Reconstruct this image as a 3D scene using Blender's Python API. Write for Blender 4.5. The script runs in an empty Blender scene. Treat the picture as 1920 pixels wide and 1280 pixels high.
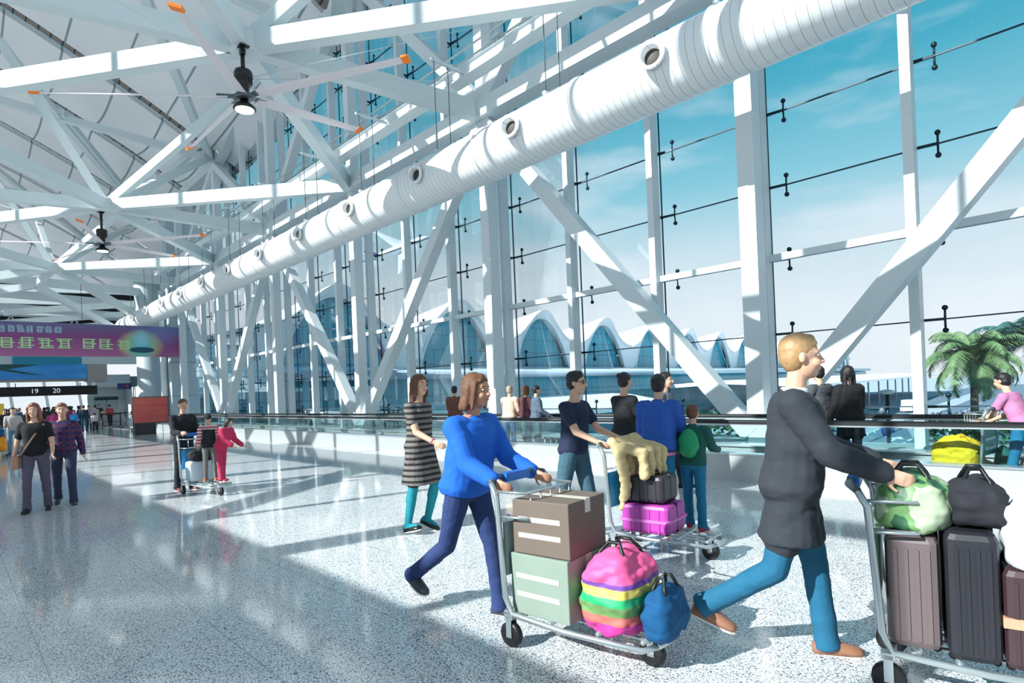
import bpy, math, random
from mathutils import Vector, Matrix, noise
random.seed(7)
COL = bpy.context.scene.collection
PI = math.pi

# ------------------------------------------------------------------ helpers
# world frame: x runs along the glass wall into the hall, -y points to the glass wall, z up
def P(t, d, z):
    return Vector((t, -d, z))

class MB:
    """collects shapes, then links them as ONE mesh object"""
    def __init__(s):
        s.v = []; s.f = []; s.sm = []; s.mi = []; s.cur = 0
    def add(s, vs, fs, smooth=False):
        n = len(s.v); s.v += [tuple(v) for v in vs]
        for f in fs:
            s.f.append(tuple(i + n for i in f)); s.sm.append(smooth); s.mi.append(s.cur)
    def box(s, x0, x1, y0, y1, z0, z1):
        vs = [(x, y, z) for z in (z0, z1) for y in (y0, y1) for x in (x0, x1)]
        s.add(vs, [(0,2,3,1),(4,5,7,6),(0,1,5,4),(2,6,7,3),(0,4,6,2),(1,3,7,5)])
        return s
    def tdz(s, t0, t1, d0, d1, z0, z1):
        return s.box(t0, t1, -d1, -d0, z0, z1)
    def bbox(s, c, sx, sy, sz, rot=0, bev=.02):
        """rounded box about centre c with half sizes"""
        b = min(bev, sx*.49, sy*.49, sz*.49)
        R = Matrix.Rotation(rot, 3, 'Z') if not isinstance(rot, Matrix) else rot
        rings = []
        for z, k in ((-sz, b), (-sz+b*.3, b*.3), (-sz+b, 0), (sz-b, 0), (sz-b*.3, b*.3), (sz, b)):
            x, y = sx-k, sy-k; c2 = min(b, x*.9, y*.9)
            pts = []
            for (qx, qy, a0) in ((1,1,0),(-1,1,PI/2),(-1,-1,PI),(1,-1,1.5*PI)):
                for i in range(3):
                    a = a0+i*PI/4
                    pts.append(Vector((qx*(x-c2)+c2*math.cos(a), qy*(y-c2)+c2*math.sin(a), z)))
            rings.append([Vector(c)+R@p for p in pts])
        s.loft(rings, smooth=False)
        return s
    def loft(s, rings, smooth=True, cap=True, closed=True):
        n = len(rings[0]); vs = [p for r in rings for p in r]; fs = []
        for i in range(len(rings)-1):
            for j in range(n if closed else n-1):
                k = (j+1) % n
                fs.append((i*n+j, i*n+k, (i+1)*n+k, (i+1)*n+j))
        if cap:
            fs.append(tuple(range(n-1, -1, -1))); fs.append(tuple((len(rings)-1)*n+j for j in range(n)))
        s.add(vs, fs, smooth)
        return s
    def frame(s, d, up=None):
        d = d.normalized()
        u = Vector(up) if up is not None else (Vector((0,0,1)) if abs(d.z) < .95 else Vector((0,1,0)))
        a = d.cross(u).normalized(); b = a.cross(d).normalized()
        return a, b
    def beam(s, p0, p1, w, h, w1=None, h1=None, up=None):
        p0 = Vector(p0); p1 = Vector(p1); a, b = s.frame(p1-p0, up)
        w1 = w if w1 is None else w1; h1 = h if h1 is None else h1
        rings = []
        for p, ww, hh in ((p0, w, h), (p1, w1, h1)):
            rings.append([p-a*ww/2-b*hh/2, p+a*ww/2-b*hh/2, p+a*ww/2+b*hh/2, p-a*ww/2+b*hh/2])
        return s.loft(rings, smooth=False)
    def tube(s, pts, r, n=8, r1=None, cap=True):
        pts = [Vector(p) for p in pts]; rings = []
        for i, p in enumerate(pts):
            d = pts[min(i+1, len(pts)-1)]-pts[max(i-1, 0)]
            a, b = s.frame(d)
            if i and rings:
                pa = s._a
                a = (pa-d.normalized()*pa.dot(d.normalized())).normalized(); b = a.cross(d.normalized()).normalized()
            s._a = a
            rr = r if r1 is None else r+(r1-r)*i/(len(pts)-1)
            rings.append([p+(a*math.cos(2*PI*j/n)+b*math.sin(2*PI*j/n))*rr for j in range(n)])
        return s.loft(rings, cap=cap)
    def lathe(s, c, axis, prof, n=20):
        """prof: (dist along axis, radius)"""
        c = Vector(c); ax = Vector(axis).normalized(); a, b = s.frame(ax)
        rings = [[c+ax*h+(a*math.cos(2*PI*j/n)+b*math.sin(2*PI*j/n))*max(r, 1e-4) for j in range(n)] for h, r in prof]
        return s.loft(rings)
    def caps(s, p0, r0, p1, r1, n=12):
        """tapered capsule"""
        p0 = Vector(p0); p1 = Vector(p1); d = p1-p0; L = max(d.length, 1e-5)
        if d.length < 1e-5: d = Vector((0,0,1))
        prof = []
        for i in range(5):
            a = -PI/2+i*PI/8; prof.append((r0*math.sin(a), r0*math.cos(a)))
        for i in range(5):
            a = i*PI/8; prof.append((L+r1*math.sin(a), r1*math.cos(a)))
        return s.lathe(p0, d, prof, n)
    def ell(s, c, rx, ry, rz, R=None, n=16, m=10):
        c = Vector(c); rings = []
        for i in range(m+1):
            a = -PI/2+PI*i/m; q = max(math.cos(a), .02)
            ring = []
            for j in range(n):
                th = 2*PI*j/n; v = Vector((rx*q*math.cos(th), ry*q*math.sin(th), rz*math.sin(a)))
                ring.append(c+(R@v if R else v))
            rings.append(ring)
        return s.loft(rings)
    def poly(s, pts, thick):
        """flat polygon extruded by vector thick"""
        n = len(pts); t = Vector(thick)
        vs = [Vector(p) for p in pts]+[Vector(p)+t for p in pts]
        fs = [tuple(range(n-1, -1, -1)), tuple(range(n, 2*n))]+[(i, (i+1) % n, n+(i+1) % n, n+i) for i in range(n)]
        s.add(vs, fs); return s
    def mesh(s, name):
        me = bpy.data.meshes.new(name); me.from_pydata(s.v, [], s.f)
        me.polygons.foreach_set('use_smooth', s.sm); me.polygons.foreach_set('material_index', s.mi)
        me.update(); return me
    def build(s, name, m, parent=None, **kw):
        me = s.mesh(name)
        for q in (m if isinstance(m, (list, tuple)) else [m]): me.materials.append(q)
        o = bpy.data.objects.new(name, me); COL.objects.link(o)
        if parent is not None: o.parent = parent
        for k, v in kw.items(): o[k] = v
        return o

def thing(name, label, cat, loc=(0,0,0), rz=0, group=None):
    o = bpy.data.objects.new(name, None); COL.objects.link(o); o.empty_display_size = .1
    o.location = loc; o.rotation_euler = (0, 0, rz); o['label'] = label; o['category'] = cat
    if group: o['group'] = group
    return o
def tag(o, label, cat, group=None):
    o['label'] = label; o['category'] = cat
    if group: o['group'] = group
    return o
def struct(name, mb, m, parent=None):
    o = mb.build(name, m, parent)
    if parent is None: o['kind'] = 'structure'
    return o
def dup(root, loc=None, rz=None, label=None, group=None):
    r = root.copy(); COL.objects.link(r)
    if loc is not None: r.location = loc
    if rz is not None: r.rotation_euler = (0, 0, rz)
    if label: r['label'] = label
    if group: r['group'] = group
    for ch in list(root.children):
        c = ch.copy(); COL.objects.link(c); c.parent = r
        for g in list(ch.children):
            e = g.copy(); COL.objects.link(e); e.parent = c
    return r

# ------------------------------------------------------------------ materials
def srgb(c):
    if isinstance(c, str): c = tuple(int(c[i:i+2], 16) for i in (0, 2, 4))
    return tuple((x/255/12.92 if x/255 <= .04045 else ((x/255+.055)/1.055)**2.4) for x in c)+(1,)
MATS = {}
def mat(key, col, rough=.5, metal=0, var=.06, scale=6, spec=None, emit=None, bump=0, coat=0):
    if key in MATS: return MATS[key]
    m = bpy.data.materials.new(key); m.use_nodes = True; nt = m.node_tree; b = nt.nodes['Principled BSDF']
    c = srgb(col)
    b.inputs['Roughness'].default_value = rough; b.inputs['Metallic'].default_value = metal
    if spec is not None: b.inputs['Specular IOR Level'].default_value = spec
    if coat: b.inputs['Coat Weight'].default_value = coat
    tc = nt.nodes.new('ShaderNodeTexCoord'); nz = nt.nodes.new('ShaderNodeTexNoise')
    nz.inputs['Scale'].default_value = scale; nz.inputs['Detail'].default_value = 4
    nt.links.new(tc.outputs['Object'], nz.inputs['Vector'])
    mx = nt.nodes.new('ShaderNodeMix'); mx.data_type = 'RGBA'
    mx.inputs[6].default_value = tuple(x*(1-var) for x in c[:3])+(1,)
    mx.inputs[7].default_value = tuple(min(1, x*(1+var)) for x in c[:3])+(1,)
    nt.links.new(nz.outputs['Fac'], mx.inputs[0]); nt.links.new(mx.outputs[2], b.inputs['Base Color'])
    if bump:
        bp = nt.nodes.new('ShaderNodeBump'); bp.inputs['Strength'].default_value = bump; bp.inputs['Distance'].default_value = .01
        nt.links.new(nz.outputs['Fac'], bp.inputs['Height']); nt.links.new(bp.outputs['Normal'], b.inputs['Normal'])
    if emit:
        b.inputs['Emission Color'].default_value = c; b.inputs['Emission Strength'].default_value = emit
    MATS[key] = m; return m
def nodes(key, fn):
    if key in MATS: return MATS[key]
    m = bpy.data.materials.new(key); m.use_nodes = True; nt = m.node_tree
    fn(nt, nt.nodes, nt.links, nt.nodes['Principled BSDF']); MATS[key] = m; return m
def N(nt, kind, **kw):
    n = nt.nodes.new(kind)
    for k, v in kw.items(): setattr(n, k, v)
    return n
def math_(nt, op, a, b=None):
    n = nt.nodes.new('ShaderNodeMath'); n.operation = op
    for i, x in enumerate((a, b)):
        if x is None: continue
        if isinstance(x, (int, float)): n.inputs[i].default_value = x
        else: nt.links.new(x, n.inputs[i])
    return n.outputs[0]
def mixc(nt, f, a, b):
    n = nt.nodes.new('ShaderNodeMix'); n.data_type = 'RGBA'
    for i, x in ((0, f), (6, a), (7, b)):
        if isinstance(x, (int, float, tuple)): n.inputs[i].default_value = x
        else: nt.links.new(x, n.inputs[i])
    return n.outputs[2]

def glass_mat(key, tint, refl=1.0, rough=0.0):
    def fn(nt, ns, L, b):
        ns.remove(b); out = ns['Material Output']
        tr = N(nt, 'ShaderNodeBsdfTransparent'); tr.inputs[0].default_value = srgb(tint)
        gl = N(nt, 'ShaderNodeBsdfGlossy'); gl.inputs['Roughness'].default_value = rough
        fr = N(nt, 'ShaderNodeFresnel'); fr.inputs[0].default_value = 1.45
        mx = N(nt, 'ShaderNodeMixShader')
        L.new(math_(nt, 'MULTIPLY', fr.outputs[0], refl), mx.inputs[0])
        L.new(tr.outputs[0], mx.inputs[1]); L.new(gl.outputs[0], mx.inputs[2]); L.new(mx.outputs[0], out.inputs[0])
    return nodes(key, fn)

WHITE = mat('white painted steel', (222, 228, 231), .38, var=.02)
WHITE2 = mat('white painted beam', (206, 216, 219), .45, var=.03)
def duct_fn(nt, ns, L, b):
    tc = N(nt, 'ShaderNodeTexCoord'); sx = N(nt, 'ShaderNodeSeparateXYZ'); L.new(tc.outputs['Object'], sx.inputs[0])
    q = math_(nt, 'LESS_THAN', math_(nt, 'MODULO', math_(nt, 'ADD', sx.outputs[0], 100.04), .15), .009)
    L.new(mixc(nt, q, srgb((236, 238, 240)), srgb((172, 166, 158))), b.inputs['Base Color']); b.inputs['Roughness'].default_value = .32
DUCTM = None
DARKM = mat('dark steel fitting', (28, 52, 62), .35, metal=.6)
BLACKM = mat('black rubber', (16, 18, 22), .45)
SEALM = mat('dark silicone joint', (20, 48, 66), .5)
STEEL = mat('brushed steel', (196, 200, 202), .34, metal=.45, var=.08, scale=3)
CHROME = mat('chrome', (210, 214, 218), .15, metal=1)
GLASS = glass_mat('facade glass', (249, 253, 253), .42)
BGLASS = glass_mat('balustrade glass', (236, 248, 249), .5)

def terrazzo(nt, ns, L, b):
    tc = N(nt, 'ShaderNodeTexCoord')
    v1 = N(nt, 'ShaderNodeTexVoronoi'); v1.inputs['Scale'].default_value = 120
    v2 = N(nt, 'ShaderNodeTexNoise'); v2.inputs['Scale'].default_value = 95; v2.inputs['Detail'].default_value = 3
    v3 = N(nt, 'ShaderNodeTexNoise'); v3.inputs['Scale'].default_value = .8
    for v in (v1, v2, v3): L.new(tc.outputs['Object'], v.inputs['Vector'])
    r1 = N(nt, 'ShaderNodeValToRGB'); r1.color_ramp.elements[0].position = .40; r1.color_ramp.elements[1].position = .56
    r1.color_ramp.elements[0].color = srgb((138, 144, 150)); r1.color_ramp.elements[1].color = srgb((246, 247, 248))
    L.new(v2.outputs['Fac'], r1.inputs[0])
    sep = N(nt, 'ShaderNodeSeparateColor'); L.new(v1.outputs['Color'], sep.inputs[0])
    spk = math_(nt, 'GREATER_THAN', sep.outputs[0], .86); spk2 = math_(nt, 'LESS_THAN', sep.outputs[1], .10)
    c = mixc(nt, spk, r1.outputs[0], srgb((92, 100, 112))); c = mixc(nt, spk2, c, srgb((250, 250, 250)))
    # slab joints
    sx = N(nt, 'ShaderNodeSeparateXYZ'); L.new(tc.outputs['Object'], sx.inputs[0])
    j = None
    for k, off in ((0, .35), (1, .3)):
        q = math_(nt, 'MODULO', math_(nt, 'ADD', sx.outputs[k], 100+off), .9 if k else 1.8)
        e = math_(nt, 'LESS_THAN', q, .006); j = e if j is None else math_(nt, 'MAXIMUM', j, e)
    c = mixc(nt, j, c, srgb((150, 158, 164)))
    L.new(c, b.inputs['Base Color']); b.inputs['Specular IOR Level'].default_value = .42
    L.new(math_(nt, 'ADD', math_(nt, 'MULTIPLY', v3.outputs['Fac'], .08), .04), b.inputs['Roughness'])
FLOORM = nodes('polished terrazzo', terrazzo)
DUCTM = nodes('white duct sheet', duct_fn)

# ------------------------------------------------------------------ camera
VX = (-107-960)*math.cos(.042)-(774-729)*math.sin(.042)
A = math.atan(-VX/1103.0)
cam_d = bpy.data.cameras.new('camera'); cam = bpy.data.objects.new('camera', cam_d); COL.objects.link(cam)
cam_d.sensor_width = 36; cam_d.lens = 1103/1920*36; cam_d.shift_y = 89/1920; cam_d.clip_end = 3000
fw = P(math.cos(A), math.sin(A), 0); rt = P(-math.sin(A), math.cos(A), 0); up = Vector((0, 0, 1))
c, s = math.cos(.042), math.sin(.042)
# image right axis: horizon rises to the right by .042 rad
ri = rt*c-up*s; ui = up*c+rt*s
M = Matrix((ri, ui, -fw)).transposed().to_4x4(); M.translation = (0, 0, 1.55)
cam.matrix_world = M
bpy.context.scene.camera = cam

# ------------------------------------------------------------------ light
sc = bpy.context.scene
sc.view_settings.view_transform = 'Standard'; sc.view_settings.look = 'None'
sc.view_settings.exposure = 0.1; sc.view_settings.gamma = 1
sc.cycles.transparent_max_bounces = 24; sc.cycles.max_bounces = 8; sc.cycles.diffuse_bounces = 4
sc.cycles.sample_clamp_indirect = 6; sc.cycles.caustics_reflective = False; sc.cycles.caustics_refractive = False
SUN = P(.23, -1, .62).normalized()   # the sun stands low behind the other, unseen glass wall
ld = bpy.data.lights.new('sun', 'SUN'); ld.energy = 8.0; ld.angle = .005; ld.color = (1, .985, .96)
lo = bpy.data.objects.new('sun', ld); COL.objects.link(lo); lo.rotation_euler = SUN.to_track_quat('Z', 'Y').to_euler()
w = bpy.data.worlds.new('sky'); sc.world = w; w.use_nodes = True; nt = w.node_tree; bg = nt.nodes['Background']
tc = N(nt, 'ShaderNodeTexCoord'); sx = N(nt, 'ShaderNodeSeparateXYZ'); nt.links.new(tc.outputs['Generated'], sx.inputs[0])
rp = N(nt, 'ShaderNodeValToRGB'); cr = rp.color_ramp; cr.elements[0].position = 0; cr.elements[0].color = srgb((226, 229, 235))
cr.elements[1].position = 1; cr.elements[1].color = srgb((0, 112, 150))
for p_, c_ in ((.10, (222, 227, 235)), (.20, (198, 215, 226)), (.30, (134, 193, 212)), (.42, (74, 164, 190)), (.56, (26, 144, 176))):
    e = cr.elements.new(p_); e.color = srgb(c_)
nt.links.new(sx.outputs[2], rp.inputs[0])
mp = N(nt, 'ShaderNodeMapping'); mp.inputs['Scale'].default_value = (2.2, 2.2, 9)
nz = N(nt, 'ShaderNodeTexNoise'); nz.inputs['Scale'].default_value = 1.6; nz.inputs['Detail'].default_value = 6
nt.links.new(tc.outputs['Generated'], mp.inputs[0]); nt.links.new(mp.outputs[0], nz.inputs['Vector'])
cl = N(nt, 'ShaderNodeValToRGB'); cl.color_ramp.elements[0].position = .5; cl.color_ramp.elements[1].position = .75
cl.color_ramp.elements[1].color = (.55, .55, .55, 1); nt.links.new(nz.outputs['Fac'], cl.inputs[0])
nt.links.new(mixc(nt, cl.outputs[0], rp.outputs[0], srgb((236, 236, 244))), bg.inputs[0])
bg.inputs[1].default_value = 1.12
# ================================================================== THE HALL
TW = [4.8+7.4*k for k in range(-1, 6)]            # wall frame nodes
ST = 7.4/3                                        # mullion step
def eave(t):                                      # the roof edge comes down along the wall
    return 14.6+max(0, 34.4-t)*.33
# floor, raised ledge at the glass
mb = MB(); mb.tdz(-40, 92, -13.2, 8.66, -.35, 0); struct('floor', mb, FLOORM)
mb = MB(); mb.tdz(-14, 92, 8.84, 12.2, -.35, .04); struct('trim_1', mb, mat('walkway pit', (60, 66, 70), .5))
mb = MB(); mb.tdz(-14, 44, 10.3, 12.2, .04, .28); struct('trim_2', mb, mat('grey stone ledge', (170, 178, 180), .4))

# ---- glass curtain wall: one window per bay
ZJ = [.95+1.47*k for k in range(-1, 16)]
def clamp_mesh():
    mb = MB()
    mb.beam((0, .0, 0), (0, -.2, 0), .05, .05)                     # arm from the mullion
    mb.beam((-.02, -.18, 0), (-.34, -.22, 0), .035, .045)
    for s_ in (-1, 1):
        mb.tube([(-.33, -.22, 0), (-.33, -.235, s_*.17)], .018, 6)
        mb.lathe((-.33, -.2, s_*.19), (0, -1, 0), [(0, .02), (.02, .045), (.06, .045), (.07, .02)], 8)
    me = mb.mesh('clamp'); me.materials.append(DARKM); return me
CL = clamp_mesh()
n = 0
for k in range(-7, 16):
    t0 = 4.8+ST*k; t1 = t0+ST
    if t1 > 42.6: break
    n += 1; top = eave(t0)+.4
    mb = MB()
    for z0 in range(1):
        mb.tdz(t0+.008, t1-.008, 12.1, 12.12, .28, top)
    g = struct('window_%d' % n, mb, GLASS)
    j = MB()
    j.tdz(t0-.012, t0+.012, 12.095, 12.125, .28, top)
    for z in ZJ:
        if .3 < z < top: j.tdz(t0+.012, t1-.008, 12.095, 12.125, z-.011, z+.011)
    j.build('glazing_joint', SEALM, g)
    m = MB(); m.tdz(t0-.075, t0+.075, 11.62, 11.9, .28, top); m.build('mullion', WHITE, g)
    tr = MB(); tr.tdz(t0+.075, t1-.075, 11.74, 11.86, 3.83, 3.96); tr.build('transom', WHITE, g)
    for z in ZJ[1:]:
        if z > top-.3: break
        c_ = bpy.data.objects.new('glass_clamp', CL); COL.objects.link(c_); c_.parent = g
        c_.location = (t0, -11.88, z); 

# ---- steel columns of the facade
ORD = ['column just right of the picture centre behind the black coat', 'second', 'third', 'fourth', 'fifth', 'sixth']
COLLAB = ['white square steel column behind the camera end of the glass wall',
  'nearest white square steel column, behind the man in the long dark jacket',
  'white square steel column behind the beige jacketed travellers',
  'white square steel column where two braces meet left of the striped dress',
  'white square steel column midway along the glass wall',
  'white square steel column where braces meet above the crimson jacket',
  'last white square steel column at the far end of the glass wall']
for i, t in enumerate(TW):
    r_ = thing('steel_column', COLLAB[i], 'column', P(t, 11.2, 0))
    m = MB(); m.box(-.16, .16, -.18, .18, .28, eave(t)); m.build('shaft', WHITE, r_)
    m = MB(); m.box(-.26, .26, -.28, .28, .28, .33)
    m.build('base_plate', WHITE, r_)
# ---- diagonal braces, lower V from every second column foot, upper V from the nodes between
BW = .36
bl = []
for i, t in enumerate(TW):
    if i % 2 == 1:
        for dt in (-7.4, 7.4):
            if t+dt < 45: bl.append((t, .35, t+dt, 9.15, i, 'lower'))
    else:
        for dt in (-7.4, 7.4):
            if -4 < t+dt < 45: bl.append((t, 9.5, t+dt, min(eave(t+dt), 17.2), i, 'upper'))
NM = ['nearest', 'second', 'third', 'fourth', 'fifth', 'sixth', 'seventh']
for t0, z0, t1, z1, i, w_ in bl:
    L_ = '%s white box brace from the foot of the %s column leaning %s' % (w_, NM[max(0, i-1)], 'towards the camera' if t1 < t0 else 'away from the camera') if w_ == 'lower' else \
         'upper white box brace rising %s from the %s column' % ('towards the camera' if t1 < t0 else 'away', NM[max(0, i-1)])
    dv = Vector((t1-t0, 0, z1-z0)).normalized()*.2
    m = MB(); m.beam(P(t0, 11.18, z0)+dv, P(t1, 11.18, z1)-dv, .34, BW)
    tag(m.build('diagonal_brace', WHITE, None), L_, 'brace')
# ---- wall chord with brackets to the mullions
ch = thing('wall_chord', 'long white horizontal box beam along the glass wall above the duct', 'beam', P(0, 11.05, 9.3))
for a_, b_ in zip([-9]+TW, TW+[44.5]):
    m = MB(); m.box(a_+.02, b_-.02, -.24, .24, -.24, .24); m.build('chord_section', WHITE, ch)
for k in range(-5, 15):
    t = 4.8+ST*k
    if k % 3 == 0: continue
    m = MB(); m.poly([(t-.02, -.24, -.24), (t-.02, -.62, -.24), (t-.02, -.72, -.75), (t-.02, -.58, -.75)], (.04, 0, 0))
    m.box(t-.12, t+.12, -.62, -.55, -.72, -.2)
    m.build('bracket', WHITE2, ch)
# ---- service beam with rails (light maintenance track) above the chord
sb = thing('service_beam', 'white service beam with a double rail running above the wall chord', 'beam', P(0, 10.2, 9.9))
m = MB(); m.box(-9, 43, -.15, .15, -.12, .14); m.box(-9, 43, -.2, .2, .14, .17); m.box(-9, 43, -.2, .2, -.15, -.12); m.build('track', WHITE, sb)
m = MB()
for y in (-.06, .1): m.tube([(-9, y, .5+y), (43, y, .5+y)], .028, 6)
m.build('rail', mat('galvanised rail', (205, 210, 208), .3, metal=.6), sb)
for k in range(28):
    t = -8+1.85*k; m = MB(); m.box(t-.03, t+.03, -.05, .05, .16, .5); m.box(t-.12, t+.12, -.09, .12, .38, .44); m.build('rail_post', WHITE2, sb)

# ---- roof lattice: one welded frame
rf = thing('roof_truss', 'white lattice of roof box beams meeting in star nodes above the hall', 'truss')
def member(a, b, w=.42, h=.42, w1=None, h1=None):
    m = MB(); m.beam(P(*a), P(*b), w, h, w1, h1); m.build('roof_beam', WHITE2, rf)
def ev(t): return min(17.5, eave(t))
for k in range(-1, 3):
    Nn = ([-1.4, 13.2, 27.4, 41.2][k+1], [5.1, 5.05, 4.85, 4.7][k+1], 9.4)
    t = Nn[0]; W1 = 12.2+14.8*k
    for q in (-7.4, 0, 7.4):
        if W1+q > 44: continue
        member((W1+q, 11, 9.3), Nn, .3, .5, .3, .4)
    O = [(t+8.4, -1.0, 9.4), (t+1.6, -1.3, 9.4), (t-6.6, -1.0, 9.4)]
    for o_ in O: member(Nn, o_, .3, .42)
    member(Nn, (t+7.0, 11, 15.0 if k else 15.6), .26, .3)
    member(Nn, (t-7.4, 11, 16.0), .26, .3)
    member(Nn, (t+1.0, 1.9, 15.2), .28, .3)
    # top chord
    U = (t+7.0, 11, 14.9); T = (t+7.4, 4.4, 15.4); U1 = (t+21.3, 11, 14.9); Tm = (t-6.8, 4.4, 15.5)
    member(U, T, .3, .32); member(U, Tm, .3, .32); member(T, U1, .3, .34); member(T, (t+7.6, -3, 16), .3, .34)
    member(T, (t+1.0, 1.9, 15.2), .24, .26); member(T, Nn, .24, .26) if k == 2 else None
    m = MB(); m.lathe(P(Nn[0], Nn[1], 9.15), (0, 0, 1), [(0, .3), (.05, .36), (.45, .36), (.5, .3)], 12); m.build('node', WHITE2, rf)
    # row beyond the middle of the hall
    member((t+8.4, -1.0, 9.4), (t+14.6, -6.5, 9.6), .3, .42); member((t+8.4, -1.0, 9.4), (t+7.6, -3, 16), .26, .3)
# eave beam along the wall top
pts = [(tt, 11.3, eave(tt)+.1) for tt in (-8, 0, 8, 16, 22, 28, 34.4, 42)]
for a_, b_ in zip(pts, pts[1:]): member(a_, b_, .45, .5)
# far end lattice (denser, seen edge on beyond the second fan)
for i, (tt, zz) in enumerate(((45.5, 9.2), (50, 9.0), (55, 8.8), (60.5, 8.6), (66, 8.5))):
    member((tt, 12, zz-.2), (tt+1, -7, zz+.6), .35, .5)
    member((tt, 12, zz), (tt+5, 2, zz+.3), .3, .4); member((tt+5, 2, zz+.3), (tt-1, -6, zz+.5), .3, .4)
    member((tt+2, 10, zz-.6), (tt+4, 3, zz-1.4), .3, .4)
member((41.2, 4.7, 9.4), (46, 10.6, 6.9), .34, .42); member((41.2, 4.7, 9.4), (45, -2, 7.9), .34, .45)
member((42.8, 4.0, 8.6), (46.4, 8.5, 6.6), .3, .36); member((42.8, 4.0, 8.6), (46.4, -1.5, 7.3), .3, .36); member((41.2, 4.7, 9.3), (42.8, 4.0, 8.6), .25, .3)

# ---- roof membrane panels (ceiling) with seams along the hall and slots across it
def roof_z(t, d):
    x = 11.6-d
    return eave(min(max(t, 2), 60))*.5+14.75*.5+.25+.62*x-.0105*x*x
def roof_mat(nt, ns, L, b):
    tc = N(nt, 'ShaderNodeTexCoord'); sx = N(nt, 'ShaderNodeSeparateXYZ'); L.new(tc.outputs['Object'], sx.inputs[0])
    nz = N(nt, 'ShaderNodeTexNoise'); nz.inputs['Scale'].default_value = .5; L.new(tc.outputs['Object'], nz.inputs['Vector'])
    c = mixc(nt, nz.outputs['Fac'], srgb((226, 226, 230)), srgb((238, 238, 240)))
    q = math_(nt, 'MODULO', math_(nt, 'ADD', sx.outputs[1], 200), 2.1)
    c = mixc(nt, math_(nt, 'LESS_THAN', q, .09), c, srgb((140, 156, 162)))
    L.new(c, b.inputs['Base Color']); b.inputs['Roughness'].default_value = .7
ROOFM = nodes('white roof membrane', roof_mat)
edges = [-40, -16, -2, 10, 22, 35, 41.5, 48.5, 56, 64, 74, 92]
ci = None
for a_, b_ in zip(edges, edges[1:]):
    mb = MB(); t0, t1 = a_+.0, b_-(.9 if a_ >= 10 else .05); rows = []
    for t in [t0+(t1-t0)*i/8 for i in range(9)]:
        sag = .35*math.sin(PI*(t-t0)/(t1-t0))
        rows.append([P(t, d, roof_z(t, d)-sag) for d in [12.6-1.5*i for i in range(18)]])
    up_ = [[p+Vector((0, 0, .25)) for p in r_] for r_ in rows]
    mb.loft([r_+u_[::-1] for r_, u_ in zip(rows, up_)], smooth=False)
    o = struct('ceiling', mb, ROOFM)
# slot boxes: brown louvred gap between two membranes
def slot_mat(nt, ns, L, b):
    tc = N(nt, 'ShaderNodeTexCoord'); sx = N(nt, 'ShaderNodeSeparateXYZ'); L.new(tc.outputs['Object'], sx.inputs[0])
    q = math_(nt, 'MODULO', math_(nt, 'ADD', sx.outputs[1], 200), .45)
    L.new(mixc(nt, math_(nt, 'LESS_THAN', q, .07), srgb((132, 124, 118)), srgb((50, 48, 52))), b.inputs['Base Color'])
SLOTM = nodes('brown louvre slot', slot_mat)
for a_ in edges[4:-1]:
    mb = MB(); rows = []
    for t in (a_-1.0, a_+.05):
        rows.append([P(t, d, roof_z(t, d)+.3) for d in [12.6-1.5*i for i in range(18)]])
    up_ = [[p+Vector((0, 0, .2)) for p in r_] for r_ in rows]
    mb.loft([r_+u_[::-1] for r_, u_ in zip(rows, up_)], smooth=False)
    struct('ceiling', mb, SLOTM)
# walls closing the hall (off to the left and behind)
WALLM = mat('light grey wall panel', (206, 212, 216), .5, var=.03, scale=1)
# the opposite glass wall (left of the picture), whose frame casts the bands of shade on the floor
OD = -13
mb = MB(); mb.tdz(-40, 92, OD-.02, OD, .3, 24.5); ow = struct('window_40', mb, GLASS)
mb = MB(); mb.tdz(-40, 92, OD-.2, OD+.2, -.3, .3); struct('wall_left', mb, WALLM)
for z0, z1, nm in ((7.9, 9.22, 'shade_fascia'), (9.30, 9.39, 'rail'), (11.8, 12.9, 'shade_fascia'), (3.85, 4.0, 'transom'), (17.6, 17.9, 'transom'), (24.2, 24.8, 'head_beam')):  # fascias and thin rail are added out of view to shade the floor in bands
    m = MB(); m.tdz(-40, 92, OD+.1, OD+.25, z0, z1); m.build(nm, WHITE, ow)
k = 0
for i in range(-5, 12):
    t = 9.5+7.4*i
    m = MB(); m.tdz(t-.2, t+.2, OD+.1, OD+.5, 0, 24.3); m.build('column', WHITE, ow)
    for q in (1, 2):
        m = MB(); m.tdz(t+ST*q-.06, t+ST*q+.06, OD+.1, OD+.3, 0, 24.3); m.build('mullion', WHITE, ow)
    if i % 2 == 0:
        for a_, b_ in (((t+2.4, 9.2), (t+7.4, 12.7)), ((t, 12.7), (t+7.4, 20)), ((t, 12.7), (t-7.4, 20)), ((t+7.4, 0), (t, 9)), ((t+7.4, 0), (t+14.8, 9))):  # first, shallow brace is added out of view for its diagonal floor shadow
            m = MB(); m.beam(P(a_[0], OD+.3, a_[1]), P(b_[0], OD+.3, b_[1]), .3, .36); m.build('diagonal_brace', WHITE, ow)
mb = MB(); mb.tdz(44.6, 92, 12.6, 12.9, -.3, 3.2); mb.tdz(44.6, 92, 12.6, 12.9, 7.4, 16); struct('wall_right', mb, WALLM)

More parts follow.
